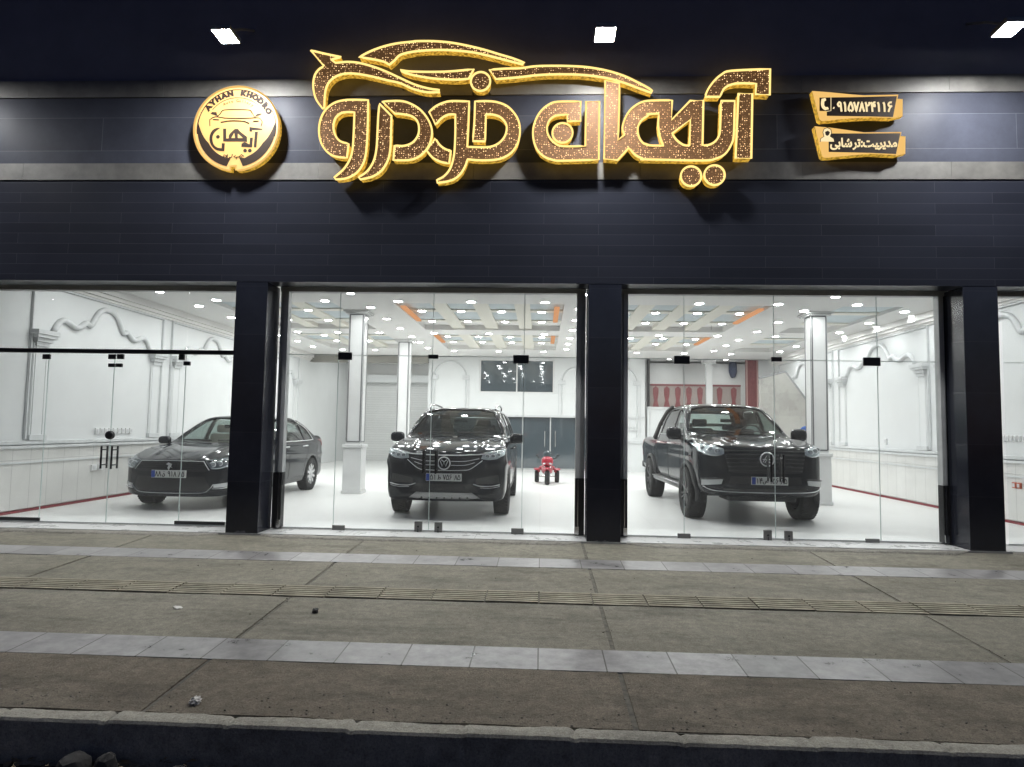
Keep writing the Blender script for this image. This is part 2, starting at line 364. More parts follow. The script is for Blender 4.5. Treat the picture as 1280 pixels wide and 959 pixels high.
while x < 10:                                          # worn kerb stones butted end to end
    jt = abs(x-nxt) < .0131
    if x >= nxt: nxt = x+random.uniform(.5, .68); zj = random.uniform(-.006, .006)
    yf = -4.685+random.uniform(-.0025, .0025)+(.006 if jt else 0); z0 = GZ(-4.6)+.004+zj*.5+random.uniform(-.001,.001)-(.009 if jt else 0); yb_ = -4.568+random.uniform(-.004,.004)+.007*math.sin(x*5.3)+.005*math.sin(x*13.1)
    ring = [bm.verts.new(q) for q in ((x, yb_+.02, -.3), (x, yb_, z0-.004), (x, (yf+yb_)/2, z0), (x, yf+.012, z0-.003), (x, yf, z0-.016), (x, -4.70, -.35), (x, -4.70, -.5))]
    if prev:
        for a in range(6): bm.faces.new((prev[a], prev[a+1], ring[a+1], ring[a]))
    prev = ring; x += .026
ground('kerb', m_, K['kerb'])
# mortar fillet along the sill
for x0, x1 in ((-9.5,-3.99),(-3.45,.50),(1.05,5.05),(5.57,9.6)):
    m_ = MB(); bm = m_.bm; N = 50; R_ = []
    for k in range(N+1):
        x = x0+(x1-x0)*k/N; e_ = min(1, min(k, N-k)/3); y = -.13*e_-.03+random.uniform(-.022,.022); z = -.02+random.uniform(-.004,.004)
        R_.append([bm.verts.new((x, .03, z)), bm.verts.new((x, y*.6, z)), bm.verts.new((x, y, GZ(y)+.012)), bm.verts.new((x, y-.02, GZ(y)-.02))])
    for a, c_ in zip(R_, R_[1:]):
        for k in range(3): bm.faces.new((a[k], a[k+1], c_[k+1], c_[k]))
    tag(m_.done('mortar_kerb', K['mortar'], None, True), kind='structure')

# ================================================================== THE BUILDING
B = thing('showroom_building', 'single storey car showroom faced in black granite with steel bands and brightly lit white interior', 'building', (0, 0, 0))
HB = 3.157; ZC = 3.66
m_ = MB(); m_.box(-13, 12, 0, .30, HB, 4.483); m_.done('cladding', K['cladding'], B)
m_ = MB(); m_.box(-13, 12, .005, .30, 4.705, 5.593); m_.done('fascia', K['fascia'], B)
m_ = MB(); m_.box(-13, 12, .01, .30, 5.82, 8.2); m_.done('parapet', mat('navy_lightened_granite', (.15,.155,.21), .8, var=.12, vscale=1.5), B)  # granite given a lighter navy base in place of light it lacks
for z0, z1 in ((4.483, 4.705), (5.593, 5.82)):
    m_ = MB(); cuts = [-13, -8.9, -6.83, -5.0, -2.9, -.9, 1.2, 3.2, 5.0, 7.1, 12]
    for a, b_ in zip(cuts, cuts[1:]): m_.box(a+.0015, b_-.0015, -.012, .29, z0+.001, z1-.001)
    m_.done('steel_band', K['strip'], B)
PIL = [(-3.917, -3.507), (.569, .979), (5.098, 5.508)]
for a, b_ in PIL:
    m_ = MB(); m_.box(a, b_, .003, .40, GZ(0)-.04, HB-.001, .004); p = m_.done('pillar', K['pillar'], B)
for x, y, w in ((-3.76, 2.06, .05), (-3.72, 1.91, .06), (-3.7, .93, .05), (.69, 1.50, .035), (.80, 1.56, .045), (5.34, 1.0, .02)):
    o = [(x+w*(1+random.uniform(-.4,.4))*math.cos(a)*.9, z+w*(.55+random.uniform(-.3,.2))*math.sin(a)) for a in [2*PI*k/14 for k in range(14)]]
    plate_mesh('scuff_mark', [o], .0022, .004, K['scuff'], B)
for a, b_ in ((-13, -7.86), (7.60, 12)):
    MB().box(a, b_, .004, .40, GZ(0)-.04, HB-.001, .004).done('outer_wall', K['pillar'], B)
# soffit behind the header, roof and outer walls
m_ = MB(); m_.box(-13, 12, .30, .62, 3.30, 3.9); m_.done('lintel', K['black'], B)
m_ = MB(); m_.box(-13, 12, .30, 18, 3.9, 4.1); m_.done('roof', K['black'], B)
XW, XE, YB, YO = -7.6, 7.33, 17.2, 13.1
m_ = MB(); m_.box(XW-.25, XW, .40, YB+.25, -.05, 3.9); wl = m_.done('side_wall', K['wall'], B)
m_ = MB(); m_.box(XE, XE+.25, .40, YB+.25, -.05, 3.9); wr = m_.done('side_wall', K['wall'], B)
m_ = MB(); m_.box(XW, XE, YB, YB+.25, -.05, 3.9); m_.done('back_wall', K['wallgrey'], B)
m_ = MB(); m_.box(XW, XE, .44, YB, -.12, 0); m_.done('showroom_floor', K['floor'], B)
m_ = MB(); m_.box(-13, 12, .0, .438, -.3, -.012, .006); m_.done('sill', K['thresh'], B)
# ceiling: flat slab, white beams, cream ribs and blue panels of the coffers
m_ = MB(); m_.box(XW, XE, .44, YB, 3.76, 3.88); cl = m_.done('ceiling', K['ceil'], B)
m_ = MB()
ybm = [(.44, 3.93), (7.25, 8.02), (11.05, 13.1)]
for a, b_ in ybm: m_.box(XW, XE, a, b_, ZC-.02, 3.759)
gaps = list(zip([3.93, 8.02], [7.25, 11.05]))
xb = [(-7.6, -6.3), (-3.95, -2.78), (.40, 1.22), (4.19, 5.45)]; xe = (6.55, 7.33)
for a, b_ in xb + [xe]:
    for g0, g1 in gaps: m_.box(a, b_, g0, g1, ZC-.02, 3.759)
m_.done('ceiling_beam', K['ceil'], B)
m_ = MB(); mb2 = MB(); cof = [(-6.3, -3.95), (-2.78, .40), (1.22, 4.19), (5.45, 6.55)]
for x0, x1 in cof:
    for g0, g1 in gaps:
        n = max(1, round((x1-x0)/.81)); yr = [g0, (g0+g1)/2-.57+ (0 if g0 < 5 else -.07), (g0+g1)/2+.55, g1]
        for k in range(1, n):
            x = x0+(x1-x0)*k/n; m_.box(x-.15, x+.15, g0, g1, ZC+.02, 3.758)
        for y in (4.96, 6.22) if g0 < 5 else (8.67, 9.73):
            m_.box(x0, x1, y-.11, y+.11, ZC+.023, 3.757)
        MB().box(x0+.001, x1-.001, g0+.001, (6.33 if g0 < 5 else 9.84), 3.708, 3.755).done('coffer_panel', K['blue'], B)
m_.done('coffer_rib', K['cream'], B)
m_ = MB()
for yb_, off in ((XW, .0),):
    pass
# cornices where the walls meet the ceiling
for x, s_ in ((XW, 1), (XE, -1)):
    m_ = MB()
    for d, z0, z1 in ((.16, 3.52, 3.638), (.10, 3.46, 3.518), (.05, 3.42, 3.458)):
        m_.box(*sorted((x+s_*.001, x+s_*d)), .45, 12.9, z0, z1)
    m_.done('cornice', K['ceil'], B)

def wall_bay(x, s_, y0, y1, back=False):
    """one moulded bay of a side wall: frame, two capped pilasters and the scalloped arch between them"""
    P = lambda y, z, d=.012: Vector((x+s_*d, y, z))
    m_ = MB()
    m_.tube([P(y0, 1.06), P(y0, 3.40), P(y1, 3.40), P(y1, 1.06)], .030, 6); m_.done('panel_moulding', K['mould'], B)
    yc = (y0+y1)/2; cA, cB = y0+.2, y1-.2
    for c in (cA, cB):
        m_ = MB()
        for dy in (-.125, .125): m_.tube([P(c+dy, 1.06), P(c+dy, 2.5)], .020, 6)
        m_.box(*sorted((x+s_*.001, x+s_*.03)), c-.1, c+.1, 1.05, 2.5)
        m_.done('pilaster', K['wall'], B)
        m_ = MB()
        for hw, z0, z1, d in ((.13,2.46,2.52,.06),(.16,2.522,2.58,.09),(.20,2.582,2.63,.13),(.22,2.632,2.70,.15)): m_.box(*sorted((x+s_*.001, x+s_*d)), c-hw, c+hw, z0, z1)
        m_.done('capital', K['mould'], B)
        MB().box(*sorted((x+s_*.001, x+s_*.07)), c-.17, c+.17, 1.045, 1.13, .005).done('pilaster_base', K['mould'], B)
    half = [(0,3.27),(.15,3.25),(.29,3.165),(.42,2.99),(.48,2.93),(.60,2.96),(.75,2.87),(.88,2.855),(1.0,2.90),(1.14,2.925),(1.26,2.87),(1.38,2.71)]
    k = ((y1-y0)/2-.42)/1.38
    pts = [(-a*k, z) for a, z in half[::-1]] + [(a*k, z) for a, z in half[1:]]
    pts = smooth_outline(pts, False, 60, 3)
    m_ = MB(); m_.tube([P(yc+p[0], p[1], .02) for p in pts], .048, 8); m_.done('arch_moulding', K['mould'], B, True)
for y0, y1 in ((-2.4+3.63, 4.59), (4.92, 8.28), (8.61, 11.97)): wall_bay(XW, 1, y0, y1)
for y0, y1 in ((.93, 4.25), (4.6, 8.33), (8.68, 12.4)): wall_bay(XE, -1, y0, y1)
for x, s_ in ((XW, 1), (XE, -1)):
    m_ = MB(); m_.box(*sorted((x+s_*.001, x+s_*.03)), .45, 13.0, .05, .925); m_.done('wainscot', K['wains'], B)
    m_ = MB(); m_.box(*sorted((x+s_*.001, x+s_*.05)), .45, 13.0, .71, .735); m_.box(*sorted((x+s_*.001, x+s_*.075)), .45, 13.0, .927, .97, .006); m_.box(*sorted((x+s_*.001, x+s_*.06)), .45, 13.0, .985, 1.04, .006)
    m_.done('dado_rail', K['mould'], B)
    m_ = MB(); m_.box(*sorted((x+s_*.001, x+s_*.045)), .45, 13.0, .0015, .036); m_.done('skirting', K['red'], B)

# columns
for cx, cy, w in ((-3.715, 4.9, .30), (-3.66, 9.15, .30), (5.255, 4.66, .30)):
    h = w/2; m_ = MB()
    m_.box(cx-h-.05, cx+h+.05, cy-h-.05, cy+h+.05, .001, .06, .004); m_.box(cx-h-.03, cx+h+.03, cy-h-.03, cy+h+.03, .061, .90)
    m_.box(cx-h-.055, cx+h+.055, cy-h-.055, cy+h+.055, .901, .97, .008); m_.box(cx-h, cx+h, cy-h, cy+h, .971, 3.65)
    cm = m_.done('column', K['colmn'], B)
    m_ = MB(); t = .012
    for sx in (-1, 1):                                  # grey edge strips framing each face
        for a in (-1, 1):
            m_.box(cx+a*(h-.02)-t, cx+a*(h-.02)+t, cy+sx*h-.006, cy+sx*h+.006, 1.02, 3.56)
            m_.box(cx+sx*h-.006, cx+sx*h+.006, cy+a*(h-.02)-t, cy+a*(h-.02)+t, 1.02, 3.56)
        for z in (1.02, 3.56):
            m_.box(cx-h+.02, cx+h-.02, cy+sx*h-.005, cy+sx*h+.005, z-t, z+t); m_.box(cx+sx*h-.005, cx+sx*h+.005, cy-h+.02, cy+h-.02, z-t, z+t)
    m_.done('edge_strip', mat('grey_edge_strip', (.16,.165,.17), .4) if 'es' not in K else K['es'], cm); K['es'] = bpy.data.materials['grey_edge_strip']
    m_ = MB()
    for d, z0, z1 in ((.06, 3.57, 3.60), (.10, 3.602, 3.638)): m_.box(cx-h-d, cx+h+d, cy-h-d, cy+h+d, z0, z1)
    m_.done('capital', K['colmn'], cm)

# the office block at the back: white storey front with arches over a dark glass front
m_ = MB()
m_.box(-2.15, 3.32, YO, YO+.2, 1.74, 2.468); m_.box(-2.15, -2.03, YO, YO+.2, 2.47, 3.56); m_.box(.405, 3.32, YO, YO+.2, 2.47, 3.56)
m_.box(-3.706, -2.152, YO+.001, YO+.2, 0, 3.62); m_.box(-2.15, 3.32, YO+.001, YO+.2, 3.562, 3.70); m_.box(2.2, 3.32, YO+.001, YO+.2, 0, 1.738)
m_.box(-2.15, -1.3, YO+.001, YO+.2, 0, 1.738)
m_.done('inner_wall', K['wall'], B)
m_ = MB(); m_.box(-3.7, -3.5, YO, YB, 0, 3.7); m_.box(3.2, 3.4, YO+.2, YB, 0, 3.7); m_.done('inner_wall', K['wall'], B)
def arch_on_back(xc, hw, z0, zs):
    pts = [(xc-hw, z0), (xc-hw, zs)] + [(xc-hw*math.cos(a), zs+hw*math.sin(a)*.95) for a in [PI*k/16 for k in range(1, 16)]] + [(xc+hw, zs), (xc+hw, z0)]
    m_ = MB(); m_.tube([(a, YO-.01, b_) for a, b_ in pts], .028, 6); 
    for s_ in (-1, 1): m_.box(xc+s_*hw-.12, xc+s_*hw+.12, YO-.06, YO-.001, zs-.10, zs+.04); m_.box(xc+s_*(hw+.1)-.012, xc+s_*(hw+.1)+.012, YO-.02, YO-.001, z0, zs-.1)
    m_.done('arch_moulding', K['mould'], B)
arch_on_back(-2.98, .52, 1.78, 2.98); arch_on_back(1.15, .50, 1.78, 2.86); arch_on_back(2.55, .52, 1.1, 2.86)
m_ = MB(); m_.box(-3.7, 3.32, YO-.05, YO-.001, 1.70, 1.76); m_.box(2.2, 3.32, YO-.05, YO-.001, .9, .98); m_.done('dado_rail', K['mould'], B)
w = thing('office_window', 'wide dark upper office window in the white back wall, above the glass office front', 'window', (-.8, YO, 2.47))
m_ = MB(); m_.box(-2.028, .402, YO+.06, YO+.075, 2.47, 3.56); m_.done('pane', K['darkglass'], w)
m_ = MB()
for x in (-2.028, -.83, .36): m_.box(x, x+.04, YO+.03, YO+.09, 2.471, 3.559)
for z in (2.471, 3.519): m_.box(-2.028, .40, YO+.032, YO+.088, z, z+.04)
m_.done('frame', K['wallgrey'], w)
w = thing('glass_partition', 'dark glass office front under the white upper wall, behind the toy tricycle', 'glass partition', (.4, YO, 0))
for x0, x1 in ((-1.298, -.62), (-.58, .28), (.32, 1.18), (1.22, 2.198)):
    m_ = MB(); m_.box(x0, x1, YO+.08, YO+.095, .02, 1.72); m_.done('pane', K['darkglass'], w)
m_ = MB()
for x in (-1.298, -.62, .28, 1.18, 2.158): m_.box(x, x+.04, YO+.05, YO+.12, .0, 1.735)
m_.box(-1.298, 2.198, YO+.052, YO+.118, 1.69, 1.737); m_.box(-1.298, 2.198, YO+.052, YO+.118, 0, .05); m_.done('frame', K['alu'], w)
for x in (.12, .46):
    m_ = MB(); m_.tube([(x, YO+.02, .75), (x, YO+.02, 1.25)], .016, 8); m_.done('handle', K['steel'], w)
# roller shutter and the duct over it
t = thing('roller_shutter', 'closed grey roller shutter in the far corner behind the white columns', 'roller shutter', (-5.6, YB-.1, 0))
m_ = MB(); m_.box(-6.9, -3.75, YB-.08, YB-.02, 0, 3.0); m_.done('curtain', K['shutter'], t)
m_ = MB(); m_.box(-6.98, -6.88, YB-.14, YB-.005, 0, 3.0); m_.done('guide_rail', K['alu'], t)
m_ = MB(); m_.box(-6.98, -3.72, YB-.30, YB-.004, 3.0, 3.3, .02); m_.done('shutter_box', K['wall'], t)
m_ = MB(); m_.box(XW, -3.71, 12.95, 13.25, 3.40, 3.70); m_.done('ceiling_beam', K['dull'], B)

# ================================================================== GLAZED SHOP FRONTS
YG = .42
gx = lambda px, py=520: U(px, py, 'y', YG).x
gz = lambda px, py: U(px, py, 'y', YG).z
def front(label, xl, xr, joints, tops, bots, locks, pulls, jambs=(1, 1), transom=None, rails=()):
    t = thing('shop_window', label, 'glass front', ((xl+xr)/2, YG, 0), 'frameless glass fronts between the granite pillars')
    m_ = MB(); m_.box(xl-.12, xr+.12, YG-.05, YG+.05, 3.108, 3.20, .004); m_.box(xl-.12, xr+.12, YG-.09, YG+.05, 3.203, 3.299); m_.done('head_frame', K['alu'], t)
    m_ = MB(); m_.box(xl-.1, xr+.1, YG-.115, YG-.093, 3.205, 3.298); m_.done('shutter_slot_strip', K['ceil'], t)  # slot edge coloured white in place of light falling on it
    for side, x, s_ in ((0, xl, -1), (1, xr, 1)):
        if not jambs[side]: continue
        m_ = MB(); m_.box(*sorted((x, x+s_*.055)), YG-.06, YG+.05, .72, 3.107, .003); m_.box(*sorted((x+s_*.057, x+s_*.118)), YG-.02, YG+.05, .72, 3.107); m_.done('jamb_frame', K['alu'], t)
        m_ = MB(); m_.box(*sorted((x, x+s_*.025)), YG-.06, YG+.05, .0, .718); m_.box(*sorted((x+s_*.045, x+s_*.118)), YG-.06, YG+.05, .0, .718); m_.box(*sorted((x+s_*.0252, x+s_*.0448)), YG-.02, YG+.05, .0, .718); m_.done('guide_rail', K['aludark'], t)
        m_ = MB(); m_.box(*sorted((x+s_*.029, x+s_*.040)), YG-.055, YG-.021, .06, .70); m_.box(*sorted((x+s_*.002, x+s_*.05)), YG-.075, YG-.061, .01, .11); m_.done('guide_slot', K['steel'], t)
    xs = [xl] + joints + [xr]
    for a, b in zip(xs, xs[1:]):
        zt = 3.107
        if transom:
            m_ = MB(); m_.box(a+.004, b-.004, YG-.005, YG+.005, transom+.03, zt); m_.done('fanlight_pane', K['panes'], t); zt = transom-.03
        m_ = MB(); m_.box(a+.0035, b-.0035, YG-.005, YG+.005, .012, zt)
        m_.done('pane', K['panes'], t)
    m_ = MB()                                            # polished edges of the sheets catch the light
    for x in joints: m_.box(x-.0035, x+.0035, YG-.0056, YG+.0056, .0125, 3.106 if not transom else transom-.031)
    m_.done('pane_edge', K['gedge'], t)
    if not transom:
        m_ = MB()
        for a, b in zip(xs, xs[1:]): m_.box(a+.005, b-.005, YG-.006, YG+.006, 2.268, 2.275)
        m_.done('fanlight_edge', K['gedge'], t)
    if transom:
        m_ = MB(); m_.box(xl, xr, YG-.03, YG+.03, transom-.028, transom+.028, .005); m_.done('transom_bar', K['fit'], t)
    for (x, z, w_, h_) in tops:
        m_ = MB(); m_.box(x-w_/2, x+w_/2, YG-.016, YG+.016, z-h_/2, z+h_/2, .004); m_.done('patch_fitting', K['fit'], t)
    for (x, z, w_, h_) in bots:
        m_ = MB(); m_.box(x-w_/2, x+w_/2, YG-.016, YG+.016, z-h_/2, z+h_/2, .004); m_.done('floor_hinge', K['darksteel'], t)
    for (x, z) in locks:
        m_ = MB(); m_.box(x-.05, x+.05, YG-.018, YG+.018, z-.062, z+.062, .004); o = m_.done('corner_lock', K['darksteel'], t)
        m_ = MB(); m_.lathe([(.014, -.024), (.014, -.0185)], (x, YG, z), 'y', 16); m_.box(x-.006, x+.006, YG-.03, YG-.02, z-.075, z-.02); m_.done('keyhole', K['black'], o)
    for (x, z0, z1) in pulls:
        for s_ in (-1, 1):
            m_ = MB(); m_.tube([(x, YG+s_*.06, z0), (x, YG+s_*.06, z1)], .013, 10)
            for z in (z0+.05, z1-.05): m_.tube([(x, YG+s_*.06, z), (x, YG+s_*.0065, z)], .009, 8)
            m_.done('pull_handle', K['handle'], t)
    for (a, b) in rails:
        m_ = MB(); m_.box(a, b, YG-.014, YG+.014, .0125, .055, .003); m_.done('bottom_rail', K['fit'], t)
    m_ = MB(); m_.box(xl, xr, YG-.010, YG+.010, .0005, .0115); m_.done('floor_seal', K['alu'], t)
    return t
K['gedge'] = mat('glass_sheet_edge', (.62,.70,.68), .25); K['darksteel'] = mat('brushed_dark_steel', (.20,.20,.195), .35, .8); K['handle'] = mat('dark_chrome', (.09,.09,.095), .25, .8)
def F(x0, x1, y0, y1): return (gx((x0+x1)/2, (y0+y1)/2), gz((x0+x1)/2, (y0+y1)/2), abs(gx(x1, y0)-gx(x0, y0)), abs(gz(x0, y0)-gz(x0, y1)))
front('glass shop front with a dark transom bar and round lock, saloon car behind it', -7.855, gx(292, 520), [gx(55,550), gx(138,550), gx(228,550)],
      [F(54,63,443,449), F(136,145,443,449), F(147,155,443,449), F(224,231,443,450), F(136,144,454.5,459), F(145.5,153,454.5,459), F(230,238,452,457)], [], [],
      [(gx(130,572), .72, 1.02), (gx(143,572), .72, 1.02)], (0, 1), gz(150, 439.5), ((gx(-60,655), gx(49,655)), (gx(218,659), gx(281,659))))
x = gx(137.5, 544); z = gz(137.5, 544)
m_ = MB(); m_.lathe([(.03,-.035),(.052,-.028),(.058,-.0065)], (x, YG, z), 'y', 20); m_.lathe([(.058,.0065),(.052,.028),(.03,.035)], (x, YG, z), 'y', 20)
m_.done('round_lock', K['fit'], bpy.data.objects['shop_window'])
front('glass shop front between two granite pillars with the dark suv behind its doors', gx(357.5), gx(719.5), [gx(421,520), gx(539,520), gx(654,520)],
      [F(423,440,440.5,450), F(535.5,548,443.5,448.5), F(641.5,661,444,454.5)], [F(415.5,431,656.5,663), F(639,654.5,660.5,667.5)],
      [(gx(523,658), gz(523,658)), (gx(548,659), gz(548,659))], [(gx(530,577), gz(530,591), gz(530,563)), (gx(545.5,577), gz(545.5,592), gz(545.5,563))])
front('glass shop front with the black pickup truck standing behind its doors', gx(784), gx(1173), [gx(855,520), gx(968,520), gx(1098,520)],
      [F(842.5,862,445,455), F(964,977,446.5,452), F(1079,1100,447,457.5)], [F(847,863,667,673), F(1082,1099,673.5,681)],
      [(gx(959.5,669), gz(959.5,669)), (gx(985.5,670), gz(985.5,670))], [(gx(962,585), gz(962,602), gz(962,568)), (gx(977.5,585), gz(977.5,603), gz(977.5,568))])
front('glass shop front cut off beyond the last pillar with bare white wall behind', gx(1256), 7.595, [7.1], [], [], [], [], (0, 0))

# ================================================================== CEILING DOWNLIGHTS
spots = []
for x in (-6.75, -3.34, .70, 4.92, 6.77): spots += [(x, y, ZC-.0205) for y in (1.7, 3.0, 4.36, 5.70, 7.05, 8.45, 9.58, 10.8)]
for y in (1.55, 3.72, 7.79, 11.5): spots += [(x, y, ZC-.0205) for x in (-6.08, -5.07, -4.03, -2.66, -1.31, .04, 1.42, 2.82, 4.22, 5.6)]  # frontmost lights here and above are unseen, added to brighten the front of the hall
for x in (-1.85, -.40, 1.9, -4.7): spots.append((x, 2.4, ZC-.0205))
for y in (4.96, 6.22, 8.67, 9.73): spots += [(x, y, ZC+.0225) for x in (-5.7, -4.79, -2.45, -1.65, -.83, -.02, 2.25, 3.08, 3.9)]
spots += [(x, y, 3.755) for x, y in ((-6.4, 14.4), (-5.2, 14.4), (-6.4, 15.8), (-4.6, 15.8), (4.3, 14.2), (6.2, 14.2))]  # unseen rear and gallery lights, added to brighten the shutter and far walls
for y in (4.85, 6.18, 7.68): spots.append((7.19, y, ZC-.0205))
m_ = MB(); m_.lathe([(.10, 0), (.10, -.012), (.076, -.012), (.073, -.006)], (0,0,0), 'z', 20, False)
bm = m_.bm; cap = bmesh.ops.create_circle(bm, cap_ends=True, segments=20, radius=.0735, matrix=Matrix.Translation((0,0,-.007)))
fc = [f for f in bm.faces if len(f.verts) > 4]
for f in fc:
    f.material_index = 1
    f.normal_update()
    if f.normal.z > 0: f.normal_flip()
me = bpy.data.meshes.new('downlight'); bm.to_mesh(me); bm.free(); me.materials.append(K['white']); me.materials.append(K['led'])
for (x, y, z) in spots:
    o = bpy.data.objects.new('recessed_downlight', me); C.objects.link(o); o.location = (x, y, z)
    tag(o, 'small round recessed downlight shining in the coffered showroom ceiling', 'downlight', 'recessed downlights in the showroom ceiling')
cove = {(-2.66, 4): 'orange glowing ceiling slot nearest the first white column, above the suv', (-2.66, 8): 'orange glowing ceiling slot farther back, beside the rear white column',
        (.27, 4): 'nearer orange ceiling slot above the upper office window', (.27, 8): 'farther orange ceiling slot above the upper office window',
        (4.06, 4): 'nearer orange ceiling slot above the pickup bonnet', (4.06, 8): 'farther orange ceiling slot above the pickup cab'}
for (x, k), lb in cove.items():
    y0, y1 = (4.0, 5.9) if k == 4 else (7.93, 9.45)
    m_ = MB(); m_.box(x-.05, x+.05, y0+.15, y1-.1, ZC-.06, ZC-.022); tag(m_.done('ceiling_light_slot', K['orange']), lb, 'ceiling light', 'orange lit slots in the ceiling')
t = thing('pendant_lamp', 'white disc pendant lamp hanging from the coffered ceiling above the pickup', 'lamp', (U(889,403,'y',7).x, 7, U(889,403,'y',7).z))
px_, pz_ = t.location.x, t.location.z
m_ = MB(); m_.lathe([(.09,-.03),(.105,0),(.08,.03),(.02,.045)], (px_, 7, pz_), 'z', 20); m_.done('shade', emis('pendant_glow', (1,.98,.94), 1.6), t, True)
m_ = MB(); m_.tube([(px_, 7, pz_+.045), (px_, 7, 3.66)], .004, 6); m_.done('cord', K['black'], t)

# ================================================================== BACK OF THE HALL, right side: stair and gallery
m_ = MB(); m_.box(3.401, 6.2, YO, YO+.15, 0, 2.05); m_.box(3.401, XE, YO+.15, YB, 1.95, 2.06); m_.done('inner_wall', K['wall'], B)
m_ = MB()
for z0, z1 in ((1.0, 1.06), (2.0, 2.085)): m_.box(3.402, 6.2, YO-.04, YO-.001, z0, z1)
for xx in (3.46, 4.7, 4.78, 6.1): m_.box(xx, xx+.03, YO-.03, YO-.001, 1.1, 1.96)
m_.done('dado_rail', K['mould'], B)
m_ = MB(); m_.box(3.40, 3.47, YO-.02, YO+.15, 2.09, 3.64); m_.done('corner_post', K['aludark'], B)
m_ = MB(); xg = U(887, 480, 'y', YO).x; m_.box(xg-.10, xg+.10, YO+.02, YO+.22, 2.062, 3.55); m_.box(xg-.2, xg+.2, YO-.03, YO+.28, 3.5, 3.66, .02); m_.done('gallery_post', K['colmn'], B)
rd = mat('dusky_red_panel', (.21,.06,.065), .5, var=.25, vscale=9); gr = mat('greyish_brown_panel', (.33,.28,.26), .5)
def balu(x0, x1, lb):
    t = thing('gallery_balustrade', lb, 'balustrade', ((x0+x1)/2, YO+.1, 2.06))
    m_ = MB(); m_.box(x0, x1, YO+.09, YO+.13, 2.07, 2.77); m_.done('infill_panel', gr, t)
    m_ = MB(); m_.box(x0, x1, YO+.06, YO+.16, 2.77, 2.83, .008); m_.done('top_rail', rd, t)
    n = max(2, round((x1-x0)/.36))
    for k in range(n):
        c = x0+(x1-x0)*(k+.5)/n; m_ = MB()
        pr = [(c-.10, 2.08), (c-.05, 2.3), (c-.085, 2.5), (c-.09, 2.68), (c, 2.76), (c+.09, 2.68), (c+.085, 2.5), (c+.05, 2.3), (c+.10, 2.08)]
        m_.prism(pr, 'y', YO+.065, YO+.088); m_.done('baluster', rd, t)
balu(3.5, xg-.11, 'red patterned gallery balustrade between the black corner post and small white post'); balu(xg+.11, 6.38, 'red patterned gallery balustrade between the white post and the tall red panel')
t = thing('arched_door_leaf', 'tall dark red arched panel standing at the end of the gallery balustrade', 'door', (6.72, YO, 2.06))
pts = [(6.52, 2.06), (6.52, 3.66)] + [(6.72-.2*math.cos(a), 3.66+.2*math.sin(a)) for a in [PI*k/10 for k in range(1, 10)]] + [(6.92, 3.66), (6.92, 2.06)]
m_ = MB(); m_.prism([(a, min(b, 3.85)) for a, b in pts], 'y', YO+.02, YO+.07); m_.done('leaf', rd, t)
m_ = MB(); m_.tube([(a+(.035 if a < 6.72 else -.035), YO+.01, min(b, 3.82)-.03) for a, b in pts], .02, 6); m_.done('moulding', mat('pale_red_moulding', (.5,.33,.31), .4), t)
pts = [U(a, b, 'y', 12.4) for a, b in ((938,481),(962,520),(938,520))]
t = thing('staircase', 'white stair with solid stone side wall rising to the gallery behind the pickup', 'stairs', (6.8, 12, 0))
m_ = MB(); q = [U(a, b, 'y', 10.2) for a, b in ((950,474),(981.6,466),(1036,540))]
poly = [(q[0].x, q[0].z), (q[1].x, q[1].z), (q[2].x, q[2].z), (min(q[2].x, XE), 0.001), (q[0].x, .001)]
kx = min(1, (XE-.002-q[1].x)/(q[2].x-q[1].x)); e = q[1].lerp(q[2], kx); poly = [(q[0].x, q[0].z), (q[1].x, q[1].z), (e.x, e.z), (e.x, .001), (q[0].x, .001)]
m_.prism(poly, 'y', 10.2, 10.32); m_.done('side_wall', brick_mat('stair_side_marble', (.42,.41,.385), (.33,.33,.31), .6, .6, 'XZ', .3, .003, .06, dirt=.15), t)
m_ = MB(); kx = (XE-.03-q[1].x)/(q[2].x-q[1].x); q[2] = q[1].lerp(q[2], min(1, kx)); m_.tube([(p.x, 10.26, p.z+.02) for p in q], .06, 6); m_.done('coping', mat('grey_stone_coping', (.27,.275,.28), .5), t)
for k in range(9):
    z = .175*(k+1); x1 = 7.28-.14*k
    m_ = MB(); m_.box(5.9, 6.95, 11.2+.1*k, 12.19, z-.174, z-.03); m_.done('riser', K['colmn'], t) if k < 0 else m_.done('riser', K['wall'], t)
    m_ = MB(); m_.box(5.88, 6.95, 11.17+.1*k, 12.19, z-.029, z); m_.done('tread', K['thresh'], t)
bl = mat('faded_blue_cloth', (.06,.075,.13), .85, var=.3, vscale=8)
c = U(916, 461, 'y', 15); m_ = MB(); m_.blob(c, (.14,.07,.32), 3, 2.4, noise=.05); m_.tube([c+Vector((0,.0,.30)), c+Vector((0,.04,.42)), c+Vector((0,.1,.42))], .012, 6)
tag(m_.done('hanging_jacket', bl, None, True), 'dark blue garment hanging on the pale wall above the gallery', 'jacket')
m_ = MB(); m_.box(3.42, XE-.01, 15.06, 15.2, 2.06, 3.7); m_.done('inner_wall', K['wallgrey'], B)

